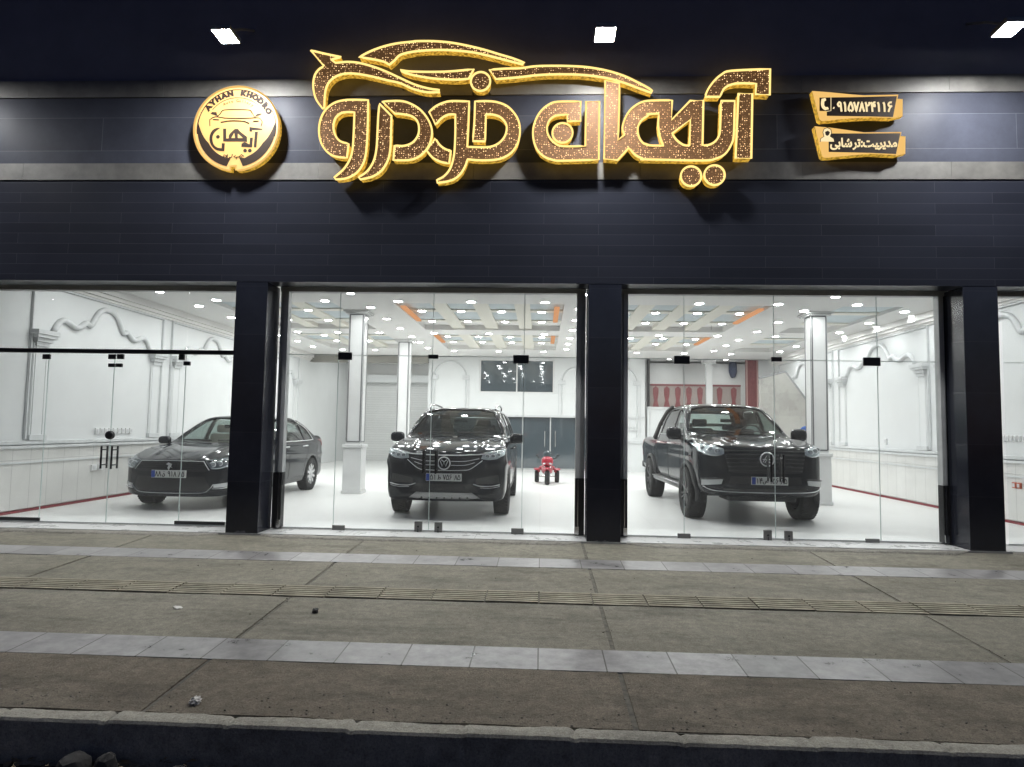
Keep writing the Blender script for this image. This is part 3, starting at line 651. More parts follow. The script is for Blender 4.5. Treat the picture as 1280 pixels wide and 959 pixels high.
# small wall fittings
def fit(name, lb, cat, x, y, z, s_, w_, h_, n=1, m=None, pitch=.16):
    t = thing(name, lb, cat, (x, y, z))
    for k in range(n):
        yy = y + (k-(n-1)/2)*pitch; m_ = MB(); m_.box(*sorted((x+s_*.001, x+s_*.03)), yy-w_/2, yy+w_/2, z-h_/2, z+h_/2, .004); o = m_.done('cover_plate', m or K['white'], t)
        m_ = MB(); m_.box(*sorted((x+s_*.031, x+s_*.036)), yy-w_*.28, yy+w_*.28, z-h_*.3, z+h_*.3); m_.done('rocker', K['mould'], o)
    return t
p = U(142, 538.5, 'x', XW); fit('switch_bank', 'long row of small switches on the left white wall above the dado', 'switches', XW, p.y, p.z, 1, .085, .10, 9, None, .115)
p = U(118, 584, 'x', XW); fit('wall_socket', 'white double socket on the marble wainscot left of the door handles', 'socket', XW+.03, p.y, p.z, 1, .12, .10, 2, None, .17)
p = U(1108, 552, 'x', XE); fit('wall_switch', 'single light switch on the right white wall behind the pickup front', 'switch', XE, p.y, p.z, -1, .09, .13)
p = U(1266, 548, 'x', XE); fit('switch_bank', 'row of switches on the white wall beyond the last pillar', 'switches', XE, p.y, p.z, -1, .07, .09, 7, None, .09)
p = U(1275, 607, 'x', XE); fit('wall_socket', 'red and white socket on the wainscot beyond the last pillar', 'socket', XE-.03, p.y, p.z, -1, .08, .09, 2, mat('red_socket', (.5,.12,.06), .4), .10)
p = U(790, 531, 'y', YO)
t = thing('ornament_shelf', 'narrow white ledge with small grey studs on the back wall beside the pickup', 'ledge', (2.7, YO, 1.35))
m_ = MB(); m_.box(2.3, 3.1, YO-.06, YO-.001, 1.32, 1.36); m_.done('ledge', K['wall'], t)
for k in range(7): 
    m_ = MB(); m_.box(2.36+.1*k, 2.42+.1*k, YO-.045, YO-.001, 1.37, 1.43, .004); m_.done('stud', K['mould'], t)

# ================================================================== LIT SIGN
YS = -.17
def led_face():
    m = bpy.data.materials.new('brown_led_face'); m.use_nodes = True; n, l, b = nodes(m)
    tc = n.new('ShaderNodeTexCoord'); 
    b.inputs['Base Color'].default_value = (.10,.052,.026,1); b.inputs['Roughness'].default_value = .6; b.inputs['Specular IOR Level'].default_value = .1
    vo = n.new('ShaderNodeTexVoronoi'); vo.voronoi_dimensions = '2D'; vo.inputs['Scale'].default_value = 37; vo.inputs['Randomness'].default_value = .5; sx = n.new('ShaderNodeSeparateXYZ'); cx = n.new('ShaderNodeCombineXYZ'); l.new(tc.outputs['Object'], sx.inputs[0]); l.new(sx.outputs[0], cx.inputs[0]); l.new(sx.outputs[2], cx.inputs[1]); l.new(cx.outputs[0], vo.inputs['Vector'])
    c1 = n.new('ShaderNodeMapRange'); c1.inputs['From Min'].default_value = .30; c1.inputs['From Max'].default_value = .06; c1.inputs['To Min'].default_value = 0; c1.inputs['To Max'].default_value = 1
    l.new(vo.outputs['Distance'], c1.inputs['Value'])
    wn = n.new('ShaderNodeTexWhiteNoise'); l.new(vo.outputs['Position'], wn.inputs['Vector'])
    pw = n.new('ShaderNodeMath'); pw.operation = 'POWER'; pw.inputs[1].default_value = 3.4; l.new(wn.outputs['Value'], pw.inputs[0])
    mu = n.new('ShaderNodeMath'); mu.operation = 'MULTIPLY'; l.new(c1.outputs[0], mu.inputs[0]); l.new(pw.outputs[0], mu.inputs[1])
    ad = n.new('ShaderNodeMath'); ad.operation = 'MULTIPLY_ADD'; ad.inputs[1].default_value = 3.6; ad.inputs[2].default_value = .085; l.new(mu.outputs[0], ad.inputs[0])
    mc = n.new('ShaderNodeMix'); mc.data_type = 'RGBA'; mc.inputs[6].default_value = (1,.51,.21,1); mc.inputs[7].default_value = (1,.80,.42,1); l.new(mu.outputs[0], mc.inputs[0])
    l.new(mc.outputs[2], b.inputs['Emission Color']); l.new(ad.outputs[0], b.inputs['Emission Strength'])
    return m
K['ledface'] = led_face()
def led_edge():
    m = bpy.data.materials.new('amber_lit_edge'); m.use_nodes = True; n, l, b = nodes(m)
    tc = n.new('ShaderNodeTexCoord'); nz = n.new('ShaderNodeTexNoise'); nz.inputs['Scale'].default_value = 30; nz.inputs['Detail'].default_value = 3; l.new(tc.outputs['Object'], nz.inputs['Vector'])
    b.inputs['Base Color'].default_value = (.4,.25,.05,1)
    cr = n.new('ShaderNodeMapRange'); cr.inputs['From Min'].default_value = .35; cr.inputs['From Max'].default_value = .7; cr.inputs['To Min'].default_value = .12; cr.inputs['To Max'].default_value = .95; l.new(nz.outputs['Fac'], cr.inputs['Value'])
    b.inputs['Emission Color'].default_value = (1,.58,.07,1); l.new(cr.outputs[0], b.inputs['Emission Strength'])
    return m
K['lededge'] = led_edge()
K['neon'] = emis('gold_neon_flex', (1., .72, .24), 1.4)
K['signgold'] = emis('warm_gold_acrylic', (1., .60, .185), .92)
def gold_face():
    m = bpy.data.materials.new('lit_gold_face'); m.use_nodes = True; n, l, b = nodes(m)
    tc = n.new('ShaderNodeTexCoord'); nz = n.new('ShaderNodeTexNoise'); nz.inputs['Scale'].default_value = 5; l.new(tc.outputs['Object'], nz.inputs['Vector'])
    b.inputs['Base Color'].default_value = (.36,.20,.06,1); b.inputs['Roughness'].default_value = .4
    mr = n.new('ShaderNodeMapRange'); mr.inputs['From Min'].default_value = .3; mr.inputs['From Max'].default_value = .7; mr.inputs['To Min'].default_value = .52; mr.inputs['To Max'].default_value = .68; l.new(nz.outputs['Fac'], mr.inputs['Value'])
    b.inputs['Emission Color'].default_value = (1,.585,.23,1); l.new(mr.outputs[0], b.inputs['Emission Strength'])
    return m
K['goldface'] = gold_face()
K['signdark'] = mat('dark_brown_acrylic', (.024,.015,.011), .6, spec=.15)
Z1 = lambda p: (p[0]/4.795+380, p[1]/4.795+40); Z2 = lambda p: (p[0]/4.795+500, p[1]/4.795+40)
Z3 = lambda p: (p[0]/5.329+650, p[1]/5.329+60); Z4 = lambda p: (p[0]/5.183+800, p[1]/5.183+60)
def xz(px, y=YS): v = U(px[0], px[1], 'y', y); return (v.x, v.z)
def loop(z, pts): return [xz(z(p)) for p in pts]
def circ(z, c, r, s): x, y = z(c); v = xz((x, y)); R_ = abs(xz((x+r/s, y))[0]-v[0]); return [(v[0]+R_*math.cos(2*PI*k/28), v[1]+R_*math.sin(2*PI*k/28)) for k in range(28)]
gl = {}
gl['car_nose_stroke'] = [loop(Z1, [(42,112),(130,133),(222,152),(190,160),(163,166),(190,187),(260,181),(330,187),(420,211),(500,242),(560,270),(640,307)]) + loop(Z2, [(120,327),(180,342),(235,349),(238,362),(160,362),(80,343),(0,308)]) + loop(Z1, [(500,291),(420,271),(330,254),(260,250),(205,262),(162,290),(136,330),(126,380),(122,455),(112,460),(76,410),(60,360),(56,310),(66,260),(90,226),(122,207)])]
gl['car_roof_stroke'] = [loop(Z1, [(332,152),(400,117),(480,88),(560,70),(650,60)]) + loop(Z2, [(100,57),(200,57),(300,65),(400,83),(500,107),(600,137),(680,161),(745,186),(736,196),(640,172),(540,146),(440,124),(340,113),(240,109),(140,113),(60,123),(0,140)]) + loop(Z1, [(545,170),(512,198),(480,180),(420,166)])]
gl['car_window_stroke'] = [loop(Z2, [(2,230),(60,238),(180,241),(300,238),(442,225),(412,282),(330,287),(200,280),(100,264),(30,246)])]
gl['letter_dot'] = [circ(Z2, (483,298), 58, 4.795)]
gl['car_bonnet_stroke'] = [loop(Z2, [(537,228),(640,221)]) + loop(Z3, [(0,137),(100,124),(200,121),(320,122),(430,128),(520,141),(610,161),(700,191),(780,229),(850,266),(880,287),(874,300),(780,266),(700,236),(600,207),(500,190),(400,180),(300,177),(200,178),(100,184),(0,196)]) + loop(Z2, [(640,279),(575,284)])]
gl['letter_vav'] = [loop(Z1, [(385,410),(300,408),(240,411),(182,427),(132,466),(102,520),(91,580),(96,640),(116,690),(152,730),(200,750),(258,755),(268,672),(216,655),(187,618),(177,570),(187,522),(215,492),(252,482),(303,482),(299,600),(291,710),(272,772),(236,826),(182,873),(192,885),(255,878),(315,846),(357,785),(375,700),(383,550)])]
gl['letter_re'] = [loop(Z1, [(453,432),(525,505),(522,600),(518,700),(503,770),(465,832),(410,868),(340,885),(328,872),(380,835),(418,775),(435,700),(441,600),(446,500)])]
gl['letter_dal'] = [loop(Z1, [(470,418),(575,415)]) + loop(Z2, [(60,430),(120,466),(165,520),(190,580),(188,640),(163,700),(118,745),(60,768)]) + loop(Z1, [(536,770),(543,682),(600,684),(650,665),(682,625),(690,580),(680,537),(650,508),(600,495),(545,490)])]
gl['letter_khe'] = [loop(Z2, [(175,480),(215,447),(260,426),(310,416),(415,418),(410,560),(403,690),(470,692),(540,690),(592,668),(628,627),(640,580),(632,545),(602,512),(560,497),(515,495),(512,600),(510,657),(437,655),(446,540),(450,418),(520,416),(580,422),(642,446),(690,495),(715,550),(718,612),(704,670),(670,722),(620,754),(560,768),(470,770),(405,764),(393,800),(368,845),(330,880),(280,898),(225,905),(222,889),(265,865),(300,822),(320,760),(328,700),(332,600),(332,495),(290,497),(250,518),(214,557)])]
gl['letter_tail'] = [loop(Z2, [(212,640),(240,680),(275,705),(305,713),(295,790),(240,778),(195,753),(160,712)])]
gl['letter_noon'] = [loop(Z3, [(405,358),(250,360),(190,380),(140,422),(105,480),(87,550),(92,620),(116,680),(160,724),(220,747),(280,752),(525,745),(528,357),(440,358),(435,655),(280,655),(222,627),(187,580),(180,530),(197,482),(240,452),(315,445),(315,490),(403,488)])]
gl['noon_dot'] = [circ(Z3, (283,567), 67, 5.329)]
he = loop(Z3, [(567,219),(662,236),(660,400),(653,614),(695,580),(682,540),(692,490),(722,430),(770,384),(830,357)]) + loop(Z4, [(120,341),(208,341),(204,467),(325,343),(410,341),(404,634),(450,628),(490,603),(514,560),(520,480),(524,345),(613,345),(607,560),(590,628),(550,688),(490,718),(400,730),(0,722)]) + loop(Z3, [(830,743),(770,715),(725,665),(650,748),(560,740)])
h1 = loop(Z4, [(40,430),(122,426),(118,500),(130,580),(152,634),(60,632),(18,618)]) + loop(Z3, [(868,652),(820,635),(790,590),(785,530),(812,480),(860,447)])
h2 = loop(Z4, [(326,465),(320,634),(280,629),(236,597),(207,556)])
gl['letter_he'] = [he, h1, h2]
gl['letter_alef'] = [loop(Z4, [(637,296),(727,298),(720,716),(618,715)])]
gl['letter_madd'] = [loop(Z4, [(420,318),(440,270),(480,215),(530,172),(590,150),(842,138),(840,305),(748,301),(752,233),(660,230),(600,236),(547,262),(517,318)])]
gl['letter_point'] = [circ(Z4, (330,832), 66, 5.183), circ(Z4, (482,825), 66, 5.183)]
sgn = thing('lettered_shop_sign', 'large gold outlined illuminated lettering with a car silhouette along the granite fascia', 'shop sign', (.2, YS, 4.7))
for nm, loops in gl.items():
    sets = [[lp] for lp in loops] if nm == 'letter_point' else [loops]
    for lps in sets:
        sm = [smooth_outline(lp, True, 38, 4) for lp in lps]
        sm = [[tuple(p) for p in lp] for lp in sm]
        o = plate_mesh(nm, sm, YS, -.055, [K['ledface'], K['lededge']], sgn)
        m_ = MB()
        for lp in sm: m_.tube([(x, YS-.004, z) for x, z in lp], .0135, 6, True)
        m_.done('neon_outline', K['neon'], o, True)
        m_ = MB()                                      # stand-off brackets to the wall
        cx = sum(p[0] for p in sm[0])/len(sm[0]); 
        for k in (0, len(sm[0])//2): 
            x, z = sm[0][k]; x2 = x+(cx-x)*.12; z += .06 if z < sum(q[1] for q in sm[0])/len(sm[0]) else -.06
            m_.box(x2-.008, x2+.008, -.056, .012, z-.03, z-.014)
        m_.done('bracket', K['black'], o)

# round emblem
ZL = lambda p: (p[0]/7.377+230, p[1]/7.377+95)
YL = -.13
def lxz(p): v = U(*ZL(p), 'y', YL); return (v.x, v.z)
cL = lxz((484,485)); RL = abs(lxz((484+392,485))[0]-cL[0])
emb = thing('round_emblem_sign', 'round glowing gold emblem sign with car drawing and dark lettering', 'sign', (cL[0], YL, cL[1]-RL))
ang = [math.radians(a) for a in range(-84, 265, 4)]
disc = [(cL[0]+RL*math.cos(a), cL[1]+RL*math.sin(a)) for a in ang] + [lxz((430,850)), lxz((400,830)), lxz((455,800)), lxz((505,830)), lxz((478,850))][0:0] + [lxz((428,868)), lxz((425,835)), lxz((484,830)), lxz((478,840)), lxz((480,868))]
plate_mesh('face', [disc], YL, -.04, [K['goldface'], K['lededge']], emb)
m_ = MB(); m_.box(cL[0]-.1, cL[0]+.1, -.041, .01, cL[1]-.1, cL[1]+.1); m_.done('bracket', K['black'], emb)
m_ = MB(); m_.tube([(x, YL-.003, z) for x, z in disc], .012, 6, True); m_.done('rim', K['signgold'], emb, True)
YD = YL-.003
def dark(nm, pts, w=None, closed=True, par=emb, m=None, y=YD, f=lxz):
    P = [f(p) for p in pts]
    if w: m_ = MB(); m_.tube([(x, y, z) for x, z in [tuple(q) for q in smooth_outline(P, False, 50, 3)]], w, 5); return m_.done(nm, m or K['signdark'], par)
    return plate_mesh(nm, [[tuple(q) for q in smooth_outline(P, True, 38, 3)]], y-.002, y+.002, m or K['signdark'], par)
def pol(a, r): return (cL[0]+RL*r*math.cos(math.radians(a)), cL[1]+RL*r*math.sin(math.radians(a)))
for a0, a1 in ((172, 258), (368, 282)):                # the two dark crescents
    A = [pol(a0+(a1-a0)*k/14, .915) for k in range(15)]; Bq = [pol(a0+(a1-a0)*k/14, .915-.19*min(1, (k/6)**.8)) for k in range(15)]
    Bq[-1] = pol(a1+(4 if a1 > a0 else -4), .70); Bq[-2] = pol(a1-(6 if a1 > a0 else -6), .74)
    plate_mesh('crescent', [A+Bq[::-1]], YD-.002, YD+.002, K['signdark'], emb)
m_ = MB(); m_.tube([(p[0], YD, p[1]) for p in [pol(a, .925) for a in range(-12, 193, 5)]], .006, 5); m_.done('ring_line', K['signdark'], emb)
m_ = MB(); m_.tube([(p[0], YD, p[1]) for p in [pol(a, .735) for a in range(33, 145, 5)]], .004, 5); m_.done('ring_line', K['signdark'], emb)
def arc_text(s, a0, a1, r, size, nm, bold):
    n = len(s)
    for k, ch in enumerate(s):
        if ch == ' ': continue
        a = a0+(a1-a0)*k/(n-1); p = pol(a, r)
        yield text_mesh(nm, ch, size, K['signdark'], emb, Matrix.Translation((p[0], YD-.002, p[1])) @ Matrix.Rotation(-math.radians(a-90), 4, 'Y') @ FRONT, .002, 1.15 if bold else 1, bold=bold)
def merge(name, objs):
    bm = bmesh.new()
    for o in objs: bm.from_mesh(o.data)
    m0 = objs[0].data.materials[0]; par = objs[0].parent
    me = bpy.data.meshes.new(name); bm.to_mesh(me); bm.free(); me.materials.append(m0)
    for o in objs: bpy.data.objects.remove(o)
    o = bpy.data.objects.new(name, me); C.objects.link(o); o.parent = par; return o
merge('lettering', list(arc_text('AYHAN KHODRO', 144, 29, .838, .086, 'lettering', .008)))
merge('small_lettering', list(arc_text('Auto Gallery', 118, 57, .655, .052, 'small_lettering', 0)))
for pts, w in (([(308,375),(335,350),(360,318),(420,312),(520,311),(600,316),(622,332),(650,378)], .006), ([(240,465),(238,405),(290,378),(370,388),(480,392),(590,390),(690,388),(722,425),(712,465)], .006), ([(340,430),(410,418),(480,415),(550,420),(600,440)], .008), ([(270,404),(325,406)], .008), ([(640,420),(690,418)], .008)):
    dark('car_line', pts, w)
for pts in ([(245,350),(262,334),(300,335),(308,360),(318,375)], [(722,350),(706,348),(672,352),(662,370),(650,380)]): dark('car_mirror', pts)
for pts in ([(335,480),(300,482),(262,505),(240,550),(238,600),(255,645),(290,680),(330,692),(372,695),(378,622),(350,622),(348,668),(310,662),(280,640),(265,605),(264,560),(285,520)],
            [(362,487),(390,487),(390,578),(412,578),(420,540),(470,490),(500,490),(520,515),(582,562),(582,610),(520,605),(362,605)],
            [(605,472),(722,488),(722,498),(628,500),(628,515),(605,514)], [(655,518),(682,516),(668,660),(645,660)],
            [(610,570),(636,570),(628,660),(530,655),(532,625),(560,610),(605,632)]):
    dark('lettering', pts)
for pts in ([(440,575),(465,530),(472,575)], [(500,535),(545,575),(500,575)]): dark('letter_counter', pts, None, True, emb, K['goldface'], YD-.004)
for c in ((314,563),(564,690),(608,690)):
    m_ = MB(); x, z = lxz(c); m_.lathe([(.024,-.002),(.024,.002)], (x, YD, z), 'y', 14); m_.done('letter_point', K['signdark'], emb)
for pts in ([(552,742),(530,725),(508,745),(540,748),(490,748),(485,770)], [(478,735),(460,745),(478,758),(490,750)], [(448,722),(440,752),(415,752)], [(402,725),(400,765)], [(388,765),(392,735),(370,728),(362,745),(385,752)]): dark('small_lettering', pts, .006)

# the two slanted name plates
ZP = lambda p: (p[0]/8.717+1000, p[1]/8.717+100)
YP = -.13
def pxz(p): v = U(*ZP(p), 'y', YP); return (v.x, v.z)
def name_plate(label, outer, inner, tab, zb):
    c = pxz((600, zb)); t = thing('gold_name_plate', label, 'sign', (c[0], YP, c[1]), 'slanted gold sign plates on the fascia')
    plate_mesh('gold_body', [[pxz(p) for p in outer]], YP, -.04, [K['signgold'], K['lededge']], t)
    plate_mesh('end_tab', [[pxz(p) for p in tab]], YP+.025, -.04, [K['signgold'], K['lededge']], t)
    plate_mesh('dark_panel', [[pxz(p) for p in inner]], YP-.004, YP+.002, K['signdark'], t)
    m_ = MB()
    for q in (outer[0], outer[2]): x, z = pxz(q); m_.box(c[0]-.2 if q is outer[0] else c[0]+.1, c[0]-.1 if q is outer[0] else c[0]+.2, -.041, .01, c[1]+.1, c[1]+.16)
    m_.done('bracket', K['black'], t)
    return t
t1 = name_plate('upper slanted gold sign plate with a telephone symbol and a phone number', [(132,120),(330,135),(560,158),(700,168),(1072,160),(1010,415),(760,408),(480,425),(240,450),(212,430)], [(212,195),(338,192),(560,190),(1055,178),(1012,405),(760,398),(292,392),(292,340),(212,338)], [(1068,195),(1132,198),(1130,385),(1020,410)], 450)
t2 = name_plate('lower slanted gold sign plate with a small figure symbol and a dark name panel', [(160,505),(330,520),(560,552),(700,572),(1105,568),(1050,820),(760,805),(480,830),(270,850),(240,830)], [(340,585),(700,585),(1092,582),(1045,808),(760,795),(312,785),(312,590)], [(1100,602),(1162,605),(1160,795),(1055,820)], 850)
def lab(par, body, px0, px1, cy, size, sx, nm='lettering', bold=.004):
    a, b_ = pxz((px0, cy)), pxz((px1, cy)); c = ((a[0]+b_[0])/2, (a[1]+b_[1])/2)
    tilt = math.atan2(b_[1]-a[1], b_[0]-a[0])
    o = text_mesh(nm, body, size, K['signcream'], None, Matrix.Translation((0,0,0)), .002, 1, bold=bold); o.parent = par
    xs = [v.co.x for v in o.data.vertices]; ys = [v.co.y for v in o.data.vertices]
    k = (b_[0]-a[0])/(max(xs)-min(xs)); mx, my = (max(xs)+min(xs))/2, (max(ys)+min(ys))/2
    o.data.transform(Matrix.Translation(Vector((c[0], YP-.007, c[1]))-ORG[par.name]) @ Matrix.Rotation(-tilt, 4, 'Y') @ FRONT @ Matrix.Diagonal((k, sx, 1, 1)) @ Matrix.Translation((-mx, -my, 0)))
    return o
K['signcream'] = emis('cream_lit_letters', (1., .80, .46), 1.05)
a = Vector((pxz((340,347))[0], 0, pxz((340,347))[1])); b_ = Vector((pxz((1030,352))[0], 0, pxz((1030,352))[1])); dr = (b_-a).normalized(); wd = (b_-a).length/11/1.09*.6/.62
strokes('lettering', '09157824116', lambda u, v: a+dr*u+Vector((0, YP-.006, v)), -0+.120, wd, .0118, K['signcream'], t1)
lab(t2, '\ufbfd\ufe91\ufe8e\ufeb7\u200a\ufeae\ufe97:\ufe96\ufbff\ufeae\ufbfe\ufeaa\ufee3', 325, 1055, 700, .15, 1.0, bold=.005)
dark('telephone_symbol', [(232,210),(275,200),(282,225),(262,240),(260,280),(275,300),(300,298),(312,322),(272,334),(240,310),(226,265)], None, True, t1, K['signcream'], YP-.007, pxz)
m_ = MB(); q = [pxz(p) for p in ((335,195),(335,338),(292,345))]; m_.tube([(x, YP-.005, z) for x, z in q], .004, 5); m_.done('symbol_frame', K['signcream'], t1)
dark('figure_symbol', [(222,672),(225,645),(262,620),(250,575),(262,540),(295,530),(328,545),(336,580),(322,618),(362,645),(368,675)], None, True, t2, K['signcream'], YP-.006, pxz)
dark('figure_symbol_face', [(270,570),(300,558),(322,575),(310,605),(292,614),(275,600)], None, True, t2, K['signdark'], YP-.010, pxz)
m_ = MB(); q = [pxz(p) for p in ((218,678),(222,643),(258,620),(246,575),(260,536),(295,524),(332,540),(342,580),(328,618),(366,643),(374,680))]; m_.tube([(x, YP-.009, z) for x, z in q], .004, 5); m_.done('symbol_line', K['signdark'], t2)

# ================================================================== FLOODLIGHTS
def flood(px, py, lean, lb):
    y = -.85; p = U(px, py, 'y', y); t = thing('floodlight', lb, 'floodlight', tuple(p), 'floodlights along the top of the facade')
    R_ = Matrix.Translation(p) @ Matrix.Diagonal((.9,.9,.9,1)) @ Matrix.Rotation(lean, 4, 'Y') @ Matrix.Rotation(math.radians(-3), 4, 'X')
    def part(mb_, nm, m, smooth=False): 
        mb_.bm.transform(R_); return mb_.done(nm, m, t, smooth)
    part(MB().box(-.13, .13, -.15, .15, .012, .06, .012), 'housing', K['lampbody'])
    m_ = MB()
    for k in range(9): m_.box(-.11+.025*k, -.102+.025*k, -.12, .12, .061, .085)
    part(m_, 'cooling_fins', K['lampbody'])
    part(MB().box(-.118, .118, -.138, .138, .002, .0115), 'lens', K['flood'])
    m_ = MB()
    for a, b, c, d in ((-.13,.13,-.15,-.139),(-.13,.13,.139,.15),(-.13,-.119,-.1385,.1385),(.119,.13,-.1385,.1385)): m_.box(a, b, c, d, -.004, .0118)
    part(m_, 'bezel', K['lampbody'])
    m_ = MB(); m_.tube([p+Vector((0,.03,.08)), p+Vector((0,.35,.31)), Vector((p.x*1.02, .02, p.z+.62))], .016, 8); m_.done('arm', K['lampbody'], t)
flood(282, 45.5, 0, 'square floodlight above the round gold emblem'); flood(756.5, 43.5, 0, 'square floodlight above the gap in the middle of the lettering'); flood(1261.5, 37, 0, 'square floodlight at the far end above the slanted plates'); flood(-185, 48, 0, 'square floodlight farthest along the facade, past the round emblem')

# ================================================================== VEHICLES
def crom(pts, n=6, closed=False): return [tuple(p) for p in smooth_outline(pts, closed, 50, n)]
def sdpoly(A, Bc, poly):
    """signed distance of grid points (A, Bc) to a closed polygon"""
    d = np.full(A.shape, 1e9); ins = np.zeros(A.shape, bool); N = len(poly)
    for i in range(N):
        (x0, y0), (x1, y1) = poly[i], poly[(i+1) % N]; ex, ey = x1-x0, y1-y0; L2 = ex*ex+ey*ey
        if L2 < 1e-12: continue
        wx, wy = A-x0, Bc-y0; t = np.clip((wx*ex+wy*ey)/L2, 0, 1); d = np.minimum(d, (wx-ex*t)**2+(wy-ey*t)**2)
        c = ((y0 <= Bc) & (y1 > Bc)) | ((y1 <= Bc) & (y0 > Bc))
        if ey != 0: ins ^= c & (A < x0+(Bc-y0)/ey*ex)
    d = np.sqrt(d); return np.where(ins, -d, d)
def smin(a, b, k): h = np.clip(.5+.5*(b-a)/k, 0, 1); return b*(1-h)+a*h-k*h*(1-h)
def smax(a, b, k): return -smin(-a, -b, k)

def surface_nets(F, o, h):
    nx, ny, nz = F.shape; Sg = F < 0
    cnt = np.zeros((nx-1, ny-1, nz-1), np.int8)
    for i in (0, 1):
        for j in (0, 1):
            for k in (0, 1): cnt += Sg[i:nx-1+i, j:ny-1+j, k:nz-1+k]
    idx = np.argwhere((cnt > 0) & (cnt < 8)); vid = np.full(cnt.shape, -1, np.int64); vid[tuple(idx.T)] = np.arange(len(idx))
    cor = {}
    for i in (0, 1):
        for j in (0, 1):
            for k in (0, 1): cor[i, j, k] = F[idx[:, 0]+i, idx[:, 1]+j, idx[:, 2]+k]
    acc = np.zeros((len(idx), 3)); n = np.zeros(len(idx))
    for ax in range(3):
        for a in (0, 1):
            for b in (0, 1):
                c0 = [a, b]; c0.insert(ax, 0); c1 = [a, b]; c1.insert(ax, 1)
                f0, f1 = cor[tuple(c0)], cor[tuple(c1)]; cr = (f0 < 0) != (f1 < 0)
                t = np.where(cr, f0/np.where(cr, f0-f1, 1), 0); p = np.tile(np.array(c0, float), (len(idx), 1)); p[:, ax] = t
                acc += np.where(cr[:, None], p, 0); n += cr
    V = (idx+acc/n[:, None])*h+np.array(o); Q = []
    for ax in range(3):
        u, v = [(1, 2), (2, 0), (0, 1)][ax]
        s0 = [slice(None)]*3; s1 = [slice(None)]*3; s0[ax] = slice(0, -1); s1[ax] = slice(1, None)
        cr = Sg[tuple(s0)] != Sg[tuple(s1)]; g = np.argwhere(cr)
        lim = [nx, ny, nz]; ok = (g[:, u] > 0) & (g[:, v] > 0) & (g[:, u] < lim[u]-1) & (g[:, v] < lim[v]-1); g = g[ok]
        def cell(du, dv): q = g.copy(); q[:, u] += du; q[:, v] += dv; return vid[q[:, 0], q[:, 1], q[:, 2]]
        q = np.stack([cell(-1, -1), cell(0, -1), cell(0, 0), cell(-1, 0)], 1); ins = Sg[g[:, 0], g[:, 1], g[:, 2]]
        q[~ins] = q[~ins][:, ::-1]; Q.append(q)
    return V, np.concatenate(Q)

def np_mesh(name, V, Q, N=None):
    me = bpy.data.meshes.new(name); me.vertices.add(len(V)); me.vertices.foreach_set('co', V.astype(np.float32).ravel())
    me.loops.add(Q.size); me.loops.foreach_set('vertex_index', Q.astype(np.int32).ravel())
    me.polygons.add(len(Q)); me.polygons.foreach_set('loop_start', np.arange(0, Q.size, 4, dtype=np.int32)); me.polygons.foreach_set('loop_total', np.full(len(Q), 4, np.int32))
    me.update(); me.validate(); me.shade_smooth()
    if N is not None: me.normals_split_custom_set_from_vertices(N.tolist())
    return me

